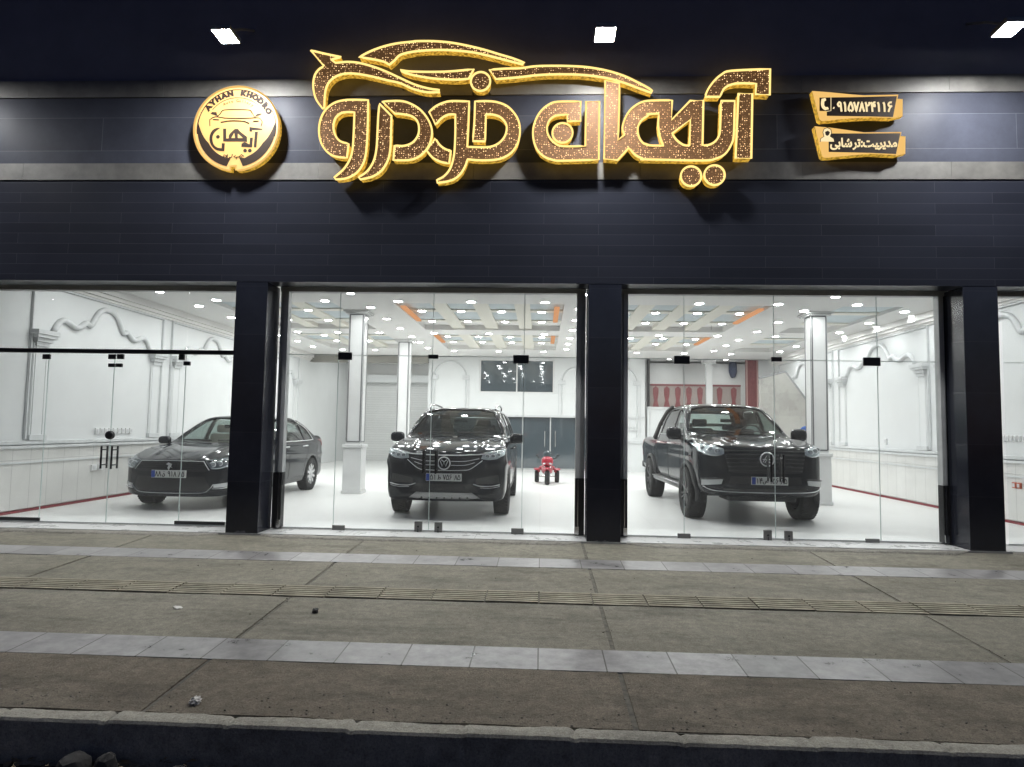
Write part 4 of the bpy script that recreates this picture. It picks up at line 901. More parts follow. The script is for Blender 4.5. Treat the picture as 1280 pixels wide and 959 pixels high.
def make_body(sp, h=.02):
    """body shell of a car grown from its side, plan and front outlines, with wheel wells, cabin and window openings"""
    side = crom(sp['side'], 5, True); W = sp['W']
    x0, x1, z1 = min(p[0] for p in side)-.08, max(p[0] for p in side)+.08, max(p[1] for p in side)+.08
    X = np.arange(x0, x1, h); Y = np.arange(-h*.5, W/2+.1, h); Z = np.arange(.08, z1, h)
    Y = np.concatenate([-Y[::-1][:-2], Y]) if False else np.arange(h/2, W/2+.1, h)
    GX, GZ2 = np.meshgrid(X, Z, indexing='ij'); s2 = sdpoly(GX, GZ2, side)
    GX2, GY = np.meshgrid(X, Y, indexing='ij'); pl = crom(sp['plan'], 4); pl = pl+[(a, -b) for a, b in pl[::-1]]
    p2 = sdpoly(GX2, GY, pl)
    GY2, GZ3 = np.meshgrid(Y, Z, indexing='ij'); fr = crom(sp['front'], 4); fr = fr+[(-a, b) for a, b in fr[::-1]]; f2 = sdpoly(GY2, GZ3, fr)
    S3 = np.empty((len(X), len(Y), len(Z)), np.float32); xm, xl = sum(sp['mid'])/2, (sp['mid'][0]-sp['mid'][1])/2
    for j, y in enumerate(Y):
        t = np.clip((X-xm)/xl, -1, 1); c = np.where(t > 0, sp['cf'], sp['cr'])*(y/(W/2))**2*t*np.abs(t)**.3
        xi = np.clip((X+c-X[0])/h, 0, len(X)-1.001); i = xi.astype(int); fq = (xi-i)[:, None]; S3[:, j, :] = s2[i]*(1-fq)+s2[i+1]*fq
    G = smax(smax(S3, p2[:, :, None], sp.get('k1', .10)), f2[None], sp.get('k2', .07)).astype(np.float32)
    X3, Y3, Z3 = X[:, None, None], Y[None, :, None], Z[None, None, :]
    for fn in sp.get('add', []): G = fn(G, X3, Y3, Z3)
    full = lambda A: np.concatenate([A[:, ::-1], A], 1)
    og = (X[0], -Y[-1], Z[0])
    Vg, Qg = surface_nets(full(G), og, h)
    F = G
    for wx in (0, -sp['WB']):
        cyl = np.sqrt((X3-wx)**2+(Z3-sp['R'])**2)-sp['Ra']; well = np.maximum(cyl+0*Y3, (W/2-.34)-Y3+0*cyl); F = smax(F, -well, .015)
    zb, xa, xb_ = sp['cab']
    cav = np.maximum.reduce(np.broadcast_arrays(G+.055, zb-Z3+0*X3+0*Y3, xa-X3+0*G, X3-xb_+0*G)); F = np.maximum(F, -cav)
    for pg in sp['swin']:
        q = sdpoly(GX, GZ2, crom(pg, 3, True))[:, None, :]; F = np.maximum(F, -np.maximum(q+0*Y3, .35-Y3+0*q))
    for pg, xa2, xb2 in sp['fwin']:
        pg2 = crom(pg, 3); pg2 = pg2+[(-a, b) for a, b in pg2[::-1]]; q = sdpoly(GY2, GZ3, pg2)[None]
        F = np.maximum(F, -np.maximum(q+0*X3, np.maximum(xa2-X3, X3-xb2)+0*q))
    for fn in sp.get('cut', []): F = fn(F, X3, Y3, Z3)
    Fm = full(F.astype(np.float32)); V, Q = surface_nets(Fm, og, h)
    g = np.stack(np.gradient(Fm, h), -1); ii = (V-np.array(og))/h; a = np.clip(ii.astype(int), 0, np.array(Fm.shape)-2); fr_ = ii-a; N = 0
    for i in (0, 1):
        for j in (0, 1):
            for k in (0, 1):
                w_ = (fr_[:, 0] if i else 1-fr_[:, 0])*(fr_[:, 1] if j else 1-fr_[:, 1])*(fr_[:, 2] if k else 1-fr_[:, 2]); N = N+g[a[:, 0]+i, a[:, 1]+j, a[:, 2]+k]*w_[:, None]
    N = N/np.maximum(np.linalg.norm(N, axis=1), 1e-9)[:, None]
    return Vg, Qg, V, Q, N

class Car:
    def __init__(s, sp, name, label, cat, loc, yaw):
        global LOCAL
        LOCAL = True; s.sp = sp; s.t = thing(name, label, cat, loc, None, -PI/2+yaw)
        Vg, Qg, V, Q, N = make_body(sp); s.bvh = BVHTree.FromPolygons(Vg.tolist(), Qg.tolist())
        cen = V[Q].mean(1); left = np.ones(len(Q), bool)
        s.body = None
        for nm, fn in sp.get('split', []):
            mk = left & fn(cen); left &= ~mk
            if mk.any(): s.sub(nm, V, Q[mk], N)
        s.body = s.sub('body', V, Q[left], N)
    def sub(s, nm, V, Q, N):
        u, inv = np.unique(Q.ravel(), return_inverse=True); o = link(nm, np_mesh(nm, V[u], inv.reshape(-1, 4), N[u]), s.sp['paint'], s.t); return o
    def hit(s, p, ax, side=1):
        """the body's skin under a point given in the front (y,z), rear, side (x,z) or top (x,y) view"""
        if ax == 'f': o, d = Vector((3, p[0], p[1])), Vector((-1, 0, 0))
        elif ax == 'r': o, d = Vector((-8, p[0], p[1])), Vector((1, 0, 0))
        elif ax == 's': o, d = Vector((p[0], 3*side, p[1])), Vector((0, -side, 0))
        else: o, d = Vector((p[0], p[1], 4)), Vector((0, 0, -1))
        h = s.bvh.ray_cast(o, d)
        if h[0] is None: n_ = s.bvh.find_nearest(o+d*(3 if ax != 'r' else 8)); return n_[0], n_[1]
        n = h[1]; 
        if n.dot(d) > 0: n = -n
        return h[0], n
    def band(s, nm, top, bot, ax, m, off=.004, th=.012, side=1, nu=20, nv=4, parent=None, sm=True, fwd=None):
        """a fitted panel between two curves drawn in one view, laid on the skin"""
        def rs(P, n):
            P = [Vector(p) for p in P]; L = [0]
            for a, b in zip(P, P[1:]): L.append(L[-1]+(b-a).length)
            out = []
            for i in range(n+1):
                t = L[-1]*i/n; k = max(j for j in range(len(L)-1) if L[j] <= t+1e-9); f_ = (t-L[k])/max(1e-9, L[k+1]-L[k]); out.append(P[k].lerp(P[k+1], f_))
            return out
        A, Bq = rs(top, nu), rs(bot, nu); bm = bmesh.new(); O = []; I = []
        for a, b in zip(A, Bq):
            ro, rI = [], []
            for k in range(nv+1):
                p, n = s.hit(a.lerp(b, k/nv), ax, side)
                if fwd: n = Vector(fwd)
                ro.append(bm.verts.new(p+n*off)); rI.append(bm.verts.new(p+n*(off-th)))
            O.append(ro); I.append(rI)
        for i in range(nu):
            for k in range(nv):
                bm.faces.new((O[i][k], O[i+1][k], O[i+1][k+1], O[i][k+1])); bm.faces.new((I[i][k], I[i][k+1], I[i+1][k+1], I[i+1][k]))
        for i in range(nu):
            bm.faces.new((O[i][0], I[i][0], I[i+1][0], O[i+1][0])); bm.faces.new((O[i][nv], O[i+1][nv], I[i+1][nv], I[i][nv]))
        for k in range(nv):
            bm.faces.new((O[0][k], O[0][k+1], I[0][k+1], I[0][k])); bm.faces.new((O[nu][k], I[nu][k], I[nu][k+1], O[nu][k+1]))
        bmesh.ops.recalc_face_normals(bm, faces=bm.faces); me = bpy.data.meshes.new(nm); bm.to_mesh(me); bm.free()
        return link(nm, me, m, parent or s.t, auto=40 if sm else None)
    def bar(s, nm, pts, ax, m, w, off=.006, side=1, parent=None, n=6, sub=24):
        """a strip of round section laid along a curve on the skin"""
        P = crom(pts, 4); L = [Vector(p) for p in P]; Q = []
        for a, b in zip(L, L[1:]):
            k = max(1, int((b-a).length/.04)); Q += [a.lerp(b, i/k) for i in range(k)]
        Q.append(L[-1]); R_ = []
        for q in Q: p, nn = s.hit(q, ax, side); R_.append(p+nn*off)
        return MB().tube(R_, w, n).done(nm, m, parent or s.t, True)
    def gaps(s, lines, ax='s', sides=(1, -1), w=.0035):
        for l_ in lines:
            for sd in sides: s.bar('panel_gap', l_, ax, K['black'], w, .0005, sd, s.body, 4)
    def wheels(s, rim, spokes=5, tw=.225, rr=.66, twist=0., split=.0, hub=K['black']):
        sp = s.sp; R_ = sp['R']
        for wx in (0, -sp['WB']):
            for sd in (1, -1):
                y = sd*(sp['W']/2-tw/2-sp.get('inset', .02)); c = (wx, y, R_); w_ = tw/2
                m_ = MB(); pr = [(R_*.60, -w_*.8), (R_*.72, -w_*.98), (R_*.88, -w_), (R_*.965, -w_*.90), (R_*.995, -w_*.66), (R_, -w_*.3), (R_, w_*.3), (R_*.995, w_*.66), (R_*.965, w_*.90), (R_*.88, w_), (R_*.72, w_*.98), (R_*.60, w_*.8)]
                m_.lathe(pr, c, 'y', 48, False); bm = m_.bm; tyre = m_.done('tyre', K['rubber'], s.t, auto=50)
                wh = tyre
                m_ = MB()                                # tread blocks
                for k in range(40):
                    for q in range(4):
                        a = 2*PI*(k+.5*(q % 2))/40; yy = y+(-.66+.44*q)*w_; p = Vector((wx+math.cos(a)*R_*.996, yy, R_+math.sin(a)*R_*.996))
                        b2 = MB(); b2.box(-.020, .020, -.026, .026, -.006, .0055); rot = Matrix.Translation(p) @ Matrix.Rotation(PI/2-a, 4, 'Y') @ Matrix.Rotation(.5*(1 if q < 2 else -1), 4, 'Z')
                        b2.bm.transform(rot); tm = bpy.data.meshes.new('t'); b2.bm.to_mesh(tm); b2.bm.free(); m_.bm.from_mesh(tm); bpy.data.meshes.remove(tm)
                m_.done('tread', K['rubber'], wh)
                Rr = R_*rr; m_ = MB(); o_ = sd*w_
                m_.lathe([(Rr*.93, -o_*.8), (Rr*.93, o_*.45), (Rr*.97, o_*.86), (Rr*1.03, o_*.9), (Rr*1.03, o_*.78)], c, 'y', 40, False); m_.done('rim_barrel', rim, wh, auto=40)
                m_ = MB(); m_.lathe([(.0, o_*.25), (Rr*.6, o_*.25), (Rr*.6, o_*.15), (0, o_*.15)], c, 'y', 24, False); m_.done('brake_disc', K['steel'], wh)
                m_ = MB()
                for k in range(spokes):
                    for dq in ((-split, split) if split else (0,)):
                        a = 2*PI*k/spokes+.3; d0 = Vector((math.cos(a+dq*.4), 0, math.sin(a+dq*.4))); d1 = Vector((math.cos(a+dq+twist), 0, math.sin(a+dq+twist)))
                        pz = Vector((wx, y, R_)); w0, w1 = Rr*(.13 if not split else .08), Rr*(.10 if not split else .065)
                        t_ = d1.cross(Vector((0,1,0)))
                        q = [pz+d0*Rr*.12+t_*w0+Vector((0,o_*.72,0)), pz+d0*Rr*.12-t_*w0+Vector((0,o_*.72,0)), pz+d1*Rr*.96-t_*w1+Vector((0,o_*.86,0)), pz+d1*Rr*.96+t_*w1+Vector((0,o_*.86,0))]
                        lo = [v-Vector((0,o_*.25,0)) for v in q]; A = [m_.bm.verts.new(v) for v in q]; Bq = [m_.bm.verts.new(v) for v in lo]
                        m_.bm.faces.new(A); m_.bm.faces.new(Bq[::-1])
                        for i in range(4): m_.bm.faces.new((A[i], Bq[i], Bq[(i+1) % 4], A[(i+1) % 4]))
                m_.lathe([(0, o_*.80), (Rr*.13, o_*.79), (Rr*.17, o_*.70), (Rr*.17, o_*.4)], c, 'y', 20, False); m_.done('rim', rim, wh)
    def plate(s, y, z, w_, h_, body, fwd=.012, lean=0):
        p, n = s.hit((y, z), 'f'); pts = [s.hit((y+a*w_/2, z), 'f')[0].x for a in (-1, 0, 1)]; x = max(pts)+fwd
        m_ = MB(); m_.box(x-.03, x, y-w_/2, y+w_/2, z-h_/2, z+h_/2, .004); o = m_.done('number_plate', K['platewhite'], s.t)
        m_ = MB(); m_.box(x+.0005, x+.0025, y-w_/2+.004, y-w_/2+.058, z-h_/2+.005, z+h_/2-.005); m_.done('blue_band', K['plateblue'], o)
        for (bd, cy_, ww) in body:
            wq = ww/len(bd)/1.12; strokes('plate_lettering', bd, lambda u, v: Vector((x+.003, y+cy_-ww/2+u, z-.037+v)), .074, wq if bd not in 'TQS' else ww*.62, .0054, K['platedark'], o)
        for (bd, cy_, hh, ww) in []:
            t_ = text_mesh('plate_lettering', bd, .1, K['platedark'], None, Matrix.Identity(4), .001, 1, bold=.0042)
            xs = [v.co.x for v in t_.data.vertices]; ys = [v.co.y for v in t_.data.vertices]; mx, my = (max(xs)+min(xs))/2, (max(ys)+min(ys))/2
            kx, ky = ww/(max(xs)-min(xs)), hh/(max(ys)-min(ys))
            t_.data.transform(Matrix.Translation((x+.002, y+cy_, z)) @ Matrix.Rotation(PI/2, 4, 'Z') @ FRONT @ Matrix.Diagonal((kx, ky, 1, 1)) @ Matrix.Translation((-mx, -my, 0))); t_.parent = o
        m_ = MB(); m_.box(x+.0005, x+.002, y+w_*.285, y+w_*.290, z-h_/2+.006, z+h_/2-.006); m_.done('plate_line', K['platedark'], o)
        return o
    def mirror(s, x, y, z, size=(.07, .11, .085), tilt=0):
        for sd in (1, -1):
            m_ = MB(); m_.blob((x, sd*(y+size[1]), z), size, 3, 3.2); o = m_.done('wing_mirror', s.sp['paint'], s.t, True)
            m_ = MB(); m_.tube([(x-.01, sd*(y+.03), z-size[2]*.7), (x-.03, sd*(y-.10), z-size[2]*1.1)], .028, 8); m_.done('mirror_arm', K['black'], o, True)
            m_ = MB(); m_.lathe([(0, 0), (size[1]*.72, 0), (size[1]*.72, -.004), (0, -.004)], (x-size[0]-.0005, sd*(y+size[1]), z), 'x', 18, False); m_.bm.transform(Matrix.Diagonal((1,1,1,1))); m_.done('mirror_glass', K['steel'], o)
    def cabin(s, xf, zs, w_, rear=True, xr=-1.9, col=None):
        m = col or K['seat']
        for y in (-.36, .36):
            m_ = MB(); m_.box(xf-1.0, xf-.5, y-.24, y+.24, zs-.22, zs-.05, .04); m_.box(xf-1.12, xf-.98, y-.24, y+.24, zs-.1, zs+.30, .05); m_.box(xf-1.12, xf-1.02, y-.13, y+.13, zs+.32, zs+.46, .035); m_.done('front_seat', m, s.t, auto=40)
        if rear:
            m_ = MB(); m_.box(xr-.15, xr, -.62, .62, zs-.1, zs+.26, .05)
            for y in (-.4, .4): m_.box(xr-.14, xr-.05, y-.12, y+.12, zs+.27, zs+.38, .03)
            m_.done('rear_seat', m, s.t, auto=40)
        m_ = MB(); m_.box(xf-.35, xf+.15, -w_, w_, zs-.12, zs+.13, .05); m_.done('dashboard', K['seatdark'], s.t, auto=40)
        a = [2*PI*k/28 for k in range(28)]; m_ = MB(); m_.tube([(xf-.50+.06*math.sin(t_), .36+.18*math.cos(t_), zs+.19+.17*math.sin(t_)) for t_ in a], .015, 8, True); m_.box(xf-.5, xf-.35, .34, .38, zs+.1, zs+.16); m_.done('steering_wheel', K['seatdark'], s.t, True)
        m_ = MB(); m_.box(xf-.62, xf-.58, -.12, .12, zs+.40, zs+.46, .012); m_.done('rear_view_mirror', K['seatdark'], s.t)
    def end(s):
        global LOCAL
        LOCAL = False; return s.t

def carpaint(name, col, flake=.12, rough=.16):
    m = mat(name, col, .07, 0, .0, .28); n, l, b = nodes(m); b.inputs['Coat IOR'].default_value = 1.38
    tc = n.new('ShaderNodeTexCoord'); nz = n.new('ShaderNodeTexNoise'); nz.inputs['Scale'].default_value = 3; nz.inputs['Detail'].default_value = 7; l.new(tc.outputs['Object'], nz.inputs['Vector'])
    mr = n.new('ShaderNodeMapRange'); mr.inputs['To Min'].default_value = .01; mr.inputs['To Max'].default_value = .07; l.new(nz.outputs['Fac'], mr.inputs['Value']); mr.inputs['To Min'].default_value = .04; mr.inputs['To Max'].default_value = .13; l.new(mr.outputs[0], b.inputs['Roughness'])
    return m
K['paintblack'] = carpaint('black_car_paint', (.017,.019,.022)); K['paintgrey'] = carpaint('dark_grey_car_paint', (.020,.022,.026))
K['rubber'] = mat('tyre_rubber', (.022,.022,.022), .75, var=.25, vscale=12, spec=.35); K['rimdark'] = mat('dark_alloy', (.05,.05,.052), .35, .7); K['rimsilver'] = mat('silver_alloy', (.62,.62,.63), .3, .8)
K['chrome'] = mat('chrome_trim', (.82,.83,.84), .34, .75); K['grille'] = mat('grille_mesh', (.010,.010,.011), .45); K['seat'] = mat('dark_seat_fabric', (.045,.043,.042), .8); K['seatdark'] = mat('dashboard_plastic', (.02,.02,.021), .6)
K['seatlight'] = mat('beige_seat_fabric', (.32,.29,.25), .8)
K['platewhite'] = mat('plate_white', (.74,.74,.72), .4); K['plateblue'] = mat('plate_blue', (.02,.07,.40), .4); K['platedark'] = mat('plate_black', (.012,.012,.013), .5)
K['lamp'] = mat('lamp_reflector', (.62,.64,.65), .3, .5, 1.); K['lampdark'] = mat('lamp_housing', (.15,.155,.16), .3, .4, 1.); K['lens'] = glass('lamp_lens', (.93,.95,.96), 1.); K['bulb'] = mat('lamp_bulb', (.8,.82,.84), .12, .6, 1.)
K['win'] = glass('car_window', (.62,.67,.66), 1.); K['windark'] = glass('tinted_car_window', (.22,.235,.235), 1.); K['winclear'] = glass('clear_car_window', (.80,.85,.83), 1.)
K['taillamp'] = mat('red_tail_lamp', (.35,.012,.012), .2, 0, 1.); K['plastic'] = mat('unpainted_bumper_plastic', (.03,.03,.031), .6, bump=.1, bscale=200)
K['silverplastic'] = mat('silver_skid_plate', (.30,.30,.30), .35, .6)

def lamp_unit(c, top, bot, sd, bulbs, nm='headlight', strip=None, dark=True):
    f_ = lambda P: [(sd*a, b) for a, b in P]
    o = c.band(nm, f_(top), f_(bot), 'f', K['lampdark' if dark else 'lamp'], .003, .03, nu=14, nv=4)
    for (y, z, r) in bulbs:
        p, n = c.hit((sd*y, z), 'f'); m_ = MB(); m_.blob(p+n*.004, (r*.35, r, r*.85), 2, 2.3); m_.done('bulb', K['bulb'], o, True)
        m_ = MB(); a = [2*PI*k/18 for k in range(18)]; m_.tube([p+n*.006+Vector((.005, r*1.25*math.cos(t), r*1.05*math.sin(t))) for t in a], .006, 6, True); m_.done('reflector_ring', K['chrome'], o, True)
    if strip: c.bar('light_strip', f_(strip), 'f', K['bulb'], .008, .006, 1, o)
    c.band('lamp_lens', f_(top), f_(bot), 'f', K['lens'], .016, .004, nu=14, nv=4, parent=o)
    return o

# ---- the suv
sp = dict(W=1.86, WB=2.75, R=.355, Ra=.41, paint=K['paintblack'], mid=(.95, -3.74), cf=.20, cr=.14, k1=.10, k2=.07,
  side=[(.74,.26),(.88,.31),(.93,.42),(.945,.60),(.925,.80),(.875,.93),(.80,1.00),(.5,1.085),(.1,1.15),(-.30,1.195),(-.72,1.44),(-1.06,1.615),(-1.4,1.69),(-1.95,1.715),(-2.6,1.695),(-3.15,1.63),(-3.42,1.53),(-3.60,1.22),(-3.72,.98),(-3.74,.62),(-3.68,.36),(-3.45,.27),(-2.0,.25)],
  plan=[(.95,0),(.945,.45),(.91,.66),(.83,.81),(.60,.895),(.2,.915),(0,.925),(-.5,.91),(-1.4,.92),(-2.3,.915),(-2.75,.93),(-3.2,.91),(-3.55,.80),(-3.72,.55),(-3.74,0)],
  front=[(0,.22),(.78,.24),(.88,.33),(.915,.5),(.93,.72),(.922,.92),(.895,1.06),(.85,1.15),(.775,1.38),(.69,1.58),(.62,1.665),(.45,1.71),(.2,1.73),(0,1.735)],
  cab=(.92, -3.3, -.2),
  swin=[[(-.62,1.20),(-1.15,1.555),(-1.52,1.60),(-1.50,1.20)],[(-1.60,1.20),(-1.62,1.60),(-2.45,1.585),(-2.50,1.20)],[(-2.60,1.20),(-2.58,1.58),(-2.98,1.53),(-3.2,1.28),(-3.1,1.20)]],
  fwin=[([(0,1.655),(.35,1.645),(.57,1.60),(.755,1.235),(.45,1.205),(0,1.20)], -1.35, 0), ([(0,1.56),(.5,1.54),(.62,1.25),(0,1.23)], -4, -3.2)],
  split=[('front_door', lambda c: (np.abs(c[:,1]) > .55) & (c[:,0] < -.5) & (c[:,0] > -1.56) & (c[:,2] > .36) & (c[:,2] < 1.2)), ('rear_door', lambda c: (np.abs(c[:,1]) > .55) & (c[:,0] < -1.56) & (c[:,0] > -2.42) & (c[:,2] > .36) & (c[:,2] < 1.2)),
         ('bonnet', lambda c: (c[:,0] > -.26) & (c[:,2] > .97) & (np.abs(c[:,1]) < .78)), ('front_bumper', lambda c: (c[:,0] > .42) & (c[:,2] < .72))])
# bonnet ridges
sp['add'] = [lambda G, X, Y, Z: G-.014*np.exp(-((Y-(.50+.10*(.6-X)))/.06)**2)*(X > -.3)*np.clip((.85-X)/.3, 0, 1)*(Z > .95),
             lambda G, X, Y, Z: G-.018*np.exp(-((Z-.82)/.07)**2)*(Y > .6), lambda G, X, Y, Z: G+.05*np.exp(-((Z-.47)/.10)**2)*(X > .6)*np.clip((.72-Y)/.08, 0, 1)*np.clip((Y-.30)/.1, 0, 1)]
c = Car(sp, 'suv', 'black suv with chrome barred grille parked straight behind the middle glass front', 'car', (-1.40, 2.33, 0), 0)
c.wheels(K['rimdark'], 5, .235, .66)
c.band('windscreen', [(-.735,1.235),(-.57,1.60),(-.3,1.645),(.3,1.645),(.57,1.60),(.735,1.235)][1:5], [(-.755,1.225),(-.45,1.20),(.45,1.20),(.755,1.225)], 'f', K['win'], -.012, .006, nv=8)
for sd in (1, -1):
    for q in sp['swin']: c.band('side_window', [q[1], q[2]] if len(q) == 4 else [q[1], q[2], q[3]], [q[0], q[-1]], 's', K['windark'], -.012, .006, sd)
c.band('rear_window', [(-.5,1.55),(.5,1.55)], [(-.62,1.24),(.62,1.24)], 'r', K['windark'], -.012, .006)
c.band('grille', [(-.56,.945),(-.3,.925),(0,.92),(.3,.925),(.56,.945)], [(-.40,.70),(-.3,.695),(0,.69),(.3,.695),(.40,.70)], 'f', K['grille'], .002, .02)
c.bar('chrome_bar', [(-.80,.995),(-.60,.955),(-.35,.935),(0,.928),(.35,.935),(.60,.955),(.80,.995)], 'f', K['chrome'], .009, .012)
for (w_, z0, z1) in ((.50,.885,.845),(.44,.83,.79)):
    for sd in (1, -1): c.bar('chrome_bar', [(sd*.10,z1),(sd*.3,z1+.003),(sd*w_,z0)], 'f', K['chrome'], .0042, .012)
c.bar('chrome_bar', [(-.55,.86),(-.38,.74),(-.25,.72),(0,.715),(.25,.72),(.38,.74),(.55,.86)], 'f', K['chrome'], .005, .014)
for k in range(5): c.bar('grille_slat', [(-.45+.02*k,.90-.035*k),(0,.885-.035*k),(.45-.02*k,.90-.035*k)], 'f', K['black'], .005, .008)
p, n = c.hit((0,.82), 'f'); e = MB(); e.lathe([(.078,.026),(.09,.034),(.098,.026),(.09,.004)], p, 'x', 32, False); em = e.done('emblem', K['chrome'], c.t, True)
m_ = MB(); m_.lathe([(0,.020),(.08,.020),(.08,-.01),(0,-.01)], p, 'x', 24, False); m_.done('emblem_disc', K['grille'], em)
m_ = MB()
for q in ([(-.055,.035),(-.025,-.045),(0,.02),(.025,-.045),(.055,.035)], [(-.04,.05),(0,.02),(.04,.05)]): m_.tube([p+Vector((.026,a,b_)) for a, b_ in q], .007, 5)
m_.done('emblem_mark', K['chrome'], em)
for sd in (1, -1):
    lamp_unit(c, [(.55,.955),(.68,.975),(.80,1.0),(.87,1.02)], [(.53,.885),(.64,.87),(.76,.885),(.86,.94)], sd, [(.62,.92,.028),(.70,.925,.028),(.78,.945,.024)], strip=[(.56,.965),(.70,.985),(.85,1.015)], dark=False)
    c.bar('chrome_fog_trim', [(sd*.80,.515),(sd*.66,.49),(sd*.52,.495),(sd*.42,.525)], 'f', K['chrome'], .008, .012)
    c.bar('chrome_fog_trim', [(sd*.80,.49),(sd*.66,.462),(sd*.52,.466)], 'f', K['chrome'], .004, .010)
    c.band('fog_lamp_recess', [(sd*.46,.60),(sd*.78,.66)], [(sd*.46,.52),(sd*.80,.53)], 'f', K['plastic'], .002, .02)
c.band('lower_grille', [(-.42,.52),(.42,.52)], [(-.50,.40),(.50,.40)], 'f', K['grille'], .003, .02)
o = c.band('skid_plate', [(-.40,.395),(0,.40),(.40,.395)], [(-.52,.315),(-.4,.30),(.4,.30),(.52,.315)], 'f', K['silverplastic'], .02, .04)
for k in range(7): c.bar('skid_rib', [(-.33+.11*k,.33),(-.31+.11*k,.305)], 'f', K['plastic'], .012, .022, 1, o)
c.plate(0, .617, .52, .11, [('51', -.150, .10), ('T', -.062, .065), ('756', .060, .14), ('85', .203, .09)])
c.mirror(-.50, .885, 1.17, (.075,.115,.085))
c.gaps([[(-.5,1.2),(-.46,.9),(-.50,.36)], [(-1.55,1.2),(-1.54,.8),(-1.53,.36)], [(-2.5,1.2),(-2.48,.95),(-2.3,.7),(-2.22,.36)], [(-.5,.36),(-1.5,.34),(-2.22,.36)]])
c.gaps([[(-.74,1.06),(-.70,.99),(-.5,.962),(0,.95),(.5,.962),(.70,.99),(.74,1.06)]], 'f', (1,))
for sd in (1, -1):
    m_ = MB(); m_.tube([(-1.25, sd*.58, 1.665), (-1.3, sd*.60, 1.725), (-2.0, sd*.61, 1.757), (-2.7, sd*.60, 1.735), (-2.78, sd*.59, 1.68)], .016, 8); m_.done('roof_rail', K['steel'], c.t, True)
    c.bar('window_chrome', [(-.60,1.185),(-1.5,1.185),(-2.5,1.185),(-3.15,1.20)], 's', K['chrome'], .008, .004, sd)
    for xx in (-1.35, -2.25): m_ = MB(); p, n = c.hit((xx,.98), 's', sd); m_.tube([p+Vector((.10,0,0)), p+n*.035+Vector((.06,0,0)), p+n*.035-Vector((.06,0,0)), p-Vector((.10,0,0))], .012, 8); m_.done('door_handle', K['paintblack'], c.t, True)
    c.band('sill_cladding', [(-.45,.37),(-2.3,.37)], [(-.42,.29),(-2.32,.29)], 's', K['plastic'], .012, .03, sd)
    c.band('tail_lamp', [(sd*.55,1.08),(sd*.85,1.1)], [(sd*.55,.95),(sd*.86,.96)], 'r', K['taillamp'], .006, .02)
for y0 in (.62, -.05):
    q = [c.hit((y0, 1.22), 'f')[0]+Vector((.02,0,.015)), c.hit((y0-.3, 1.245), 'f')[0]+Vector((.02,0,.012)), c.hit((y0-.6, 1.24), 'f')[0]+Vector((.02,0,.01))]; m_ = MB(); m_.tube(q, .010, 6); m_.done('wiper', K['black'], c.t)
c.cabin(-.35, 1.02, .68, True, -2.0); c.end()

# ---- the pickup
def bed_cut(F, X, Y, Z): return np.maximum(F, -np.maximum.reduce(np.broadcast_arrays(-4.22-X+0*F, X+2.90+0*F, Y-.74+0*F, .68-Z+0*F)))
pf = [(0,.34),(.80,.36),(.89,.46),(.93,.62),(.945,.85),(.94,1.02),(.915,1.13),(.865,1.24),(.79,1.46),(.70,1.70),(.63,1.79),(.45,1.845),(.2,1.865),(0,1.87)]
sp = dict(W=1.90, WB=3.15, R=.385, Ra=.45, paint=K['paintblack'], mid=(.93, -4.36), cf=.20, cr=.05, k1=.17, k2=.07, inset=-.035,
  side=[(.60,.40),(.82,.42),(.89,.50),(.925,.64),(.93,.80),(.915,.98),(.87,1.09),(.78,1.14),(.5,1.19),(.1,1.245),(-.34,1.285),(-.74,1.52),(-1.06,1.71),(-1.32,1.80),(-1.75,1.86),(-2.2,1.84),(-2.52,1.76),(-2.68,1.50),(-2.76,1.25),(-2.80,1.19),(-2.86,1.18),(-3.5,1.185),(-4.30,1.20),(-4.345,1.15),(-4.36,.8),(-4.34,.56),(-4.2,.52),(-3.6,.46),(-2.4,.40),(-1.0,.40)],
  plan=[(.93,0),(.915,.40),(.86,.62),(.75,.79),(.55,.895),(.2,.94),(0,.945),(-.5,.925),(-1.4,.92),(-2.6,.92),(-3.15,.94),(-3.9,.935),(-4.3,.915),(-4.36,.87),(-4.36,0)],
  front=pf, cab=(1.0, -2.55, -.2),
  swin=[[(-.66,1.31),(-1.15,1.655),(-1.50,1.72),(-1.48,1.30)],[(-1.58,1.30),(-1.60,1.725),(-2.25,1.71),(-2.48,1.55),(-2.50,1.30)]],
  fwin=[([(0,1.775),(.35,1.765),(.59,1.72),(.775,1.33),(.45,1.295),(0,1.29)], -1.5, 0), ([(0,1.68),(.5,1.67),(.62,1.35),(0,1.33)], -2.9, -2.4)],
  cut=[bed_cut],
  add=[lambda G, X, Y, Z: G-.018*np.exp(-((Y-(.46+.08*(.6-X)))/.06)**2)*(X > -.34)*np.clip((.80-X)/.2, 0, 1)*(Z > 1.05), lambda G, X, Y, Z: G-.014*np.exp(-((Z-.98)/.06)**2)*(Y > .6)*(X < .3)],
  split=[('front_door', lambda c: (np.abs(c[:,1]) > .55) & (c[:,0] < -.56) & (c[:,0] > -1.54) & (c[:,2] > .5) & (c[:,2] < 1.29)), ('rear_door', lambda c: (np.abs(c[:,1]) > .55) & (c[:,0] < -1.54) & (c[:,0] > -2.56) & (c[:,2] > .5) & (c[:,2] < 1.29)),
         ('load_bed', lambda c: (c[:,0] < -2.82)), ('bonnet', lambda c: (c[:,0] > -.3) & (c[:,2] > 1.09) & (np.abs(c[:,1]) < .80)), ('front_bumper', lambda c: (c[:,0] > .42) & (c[:,2] < .74))])
c = Car(sp, 'pickup_truck', 'black double cab pickup with blacked out grille parked beside a white column', 'pickup', (3.235, 2.42, 0), math.radians(.8))
c.wheels(K['rimdark'], 6, .28, .60, 0, .16)
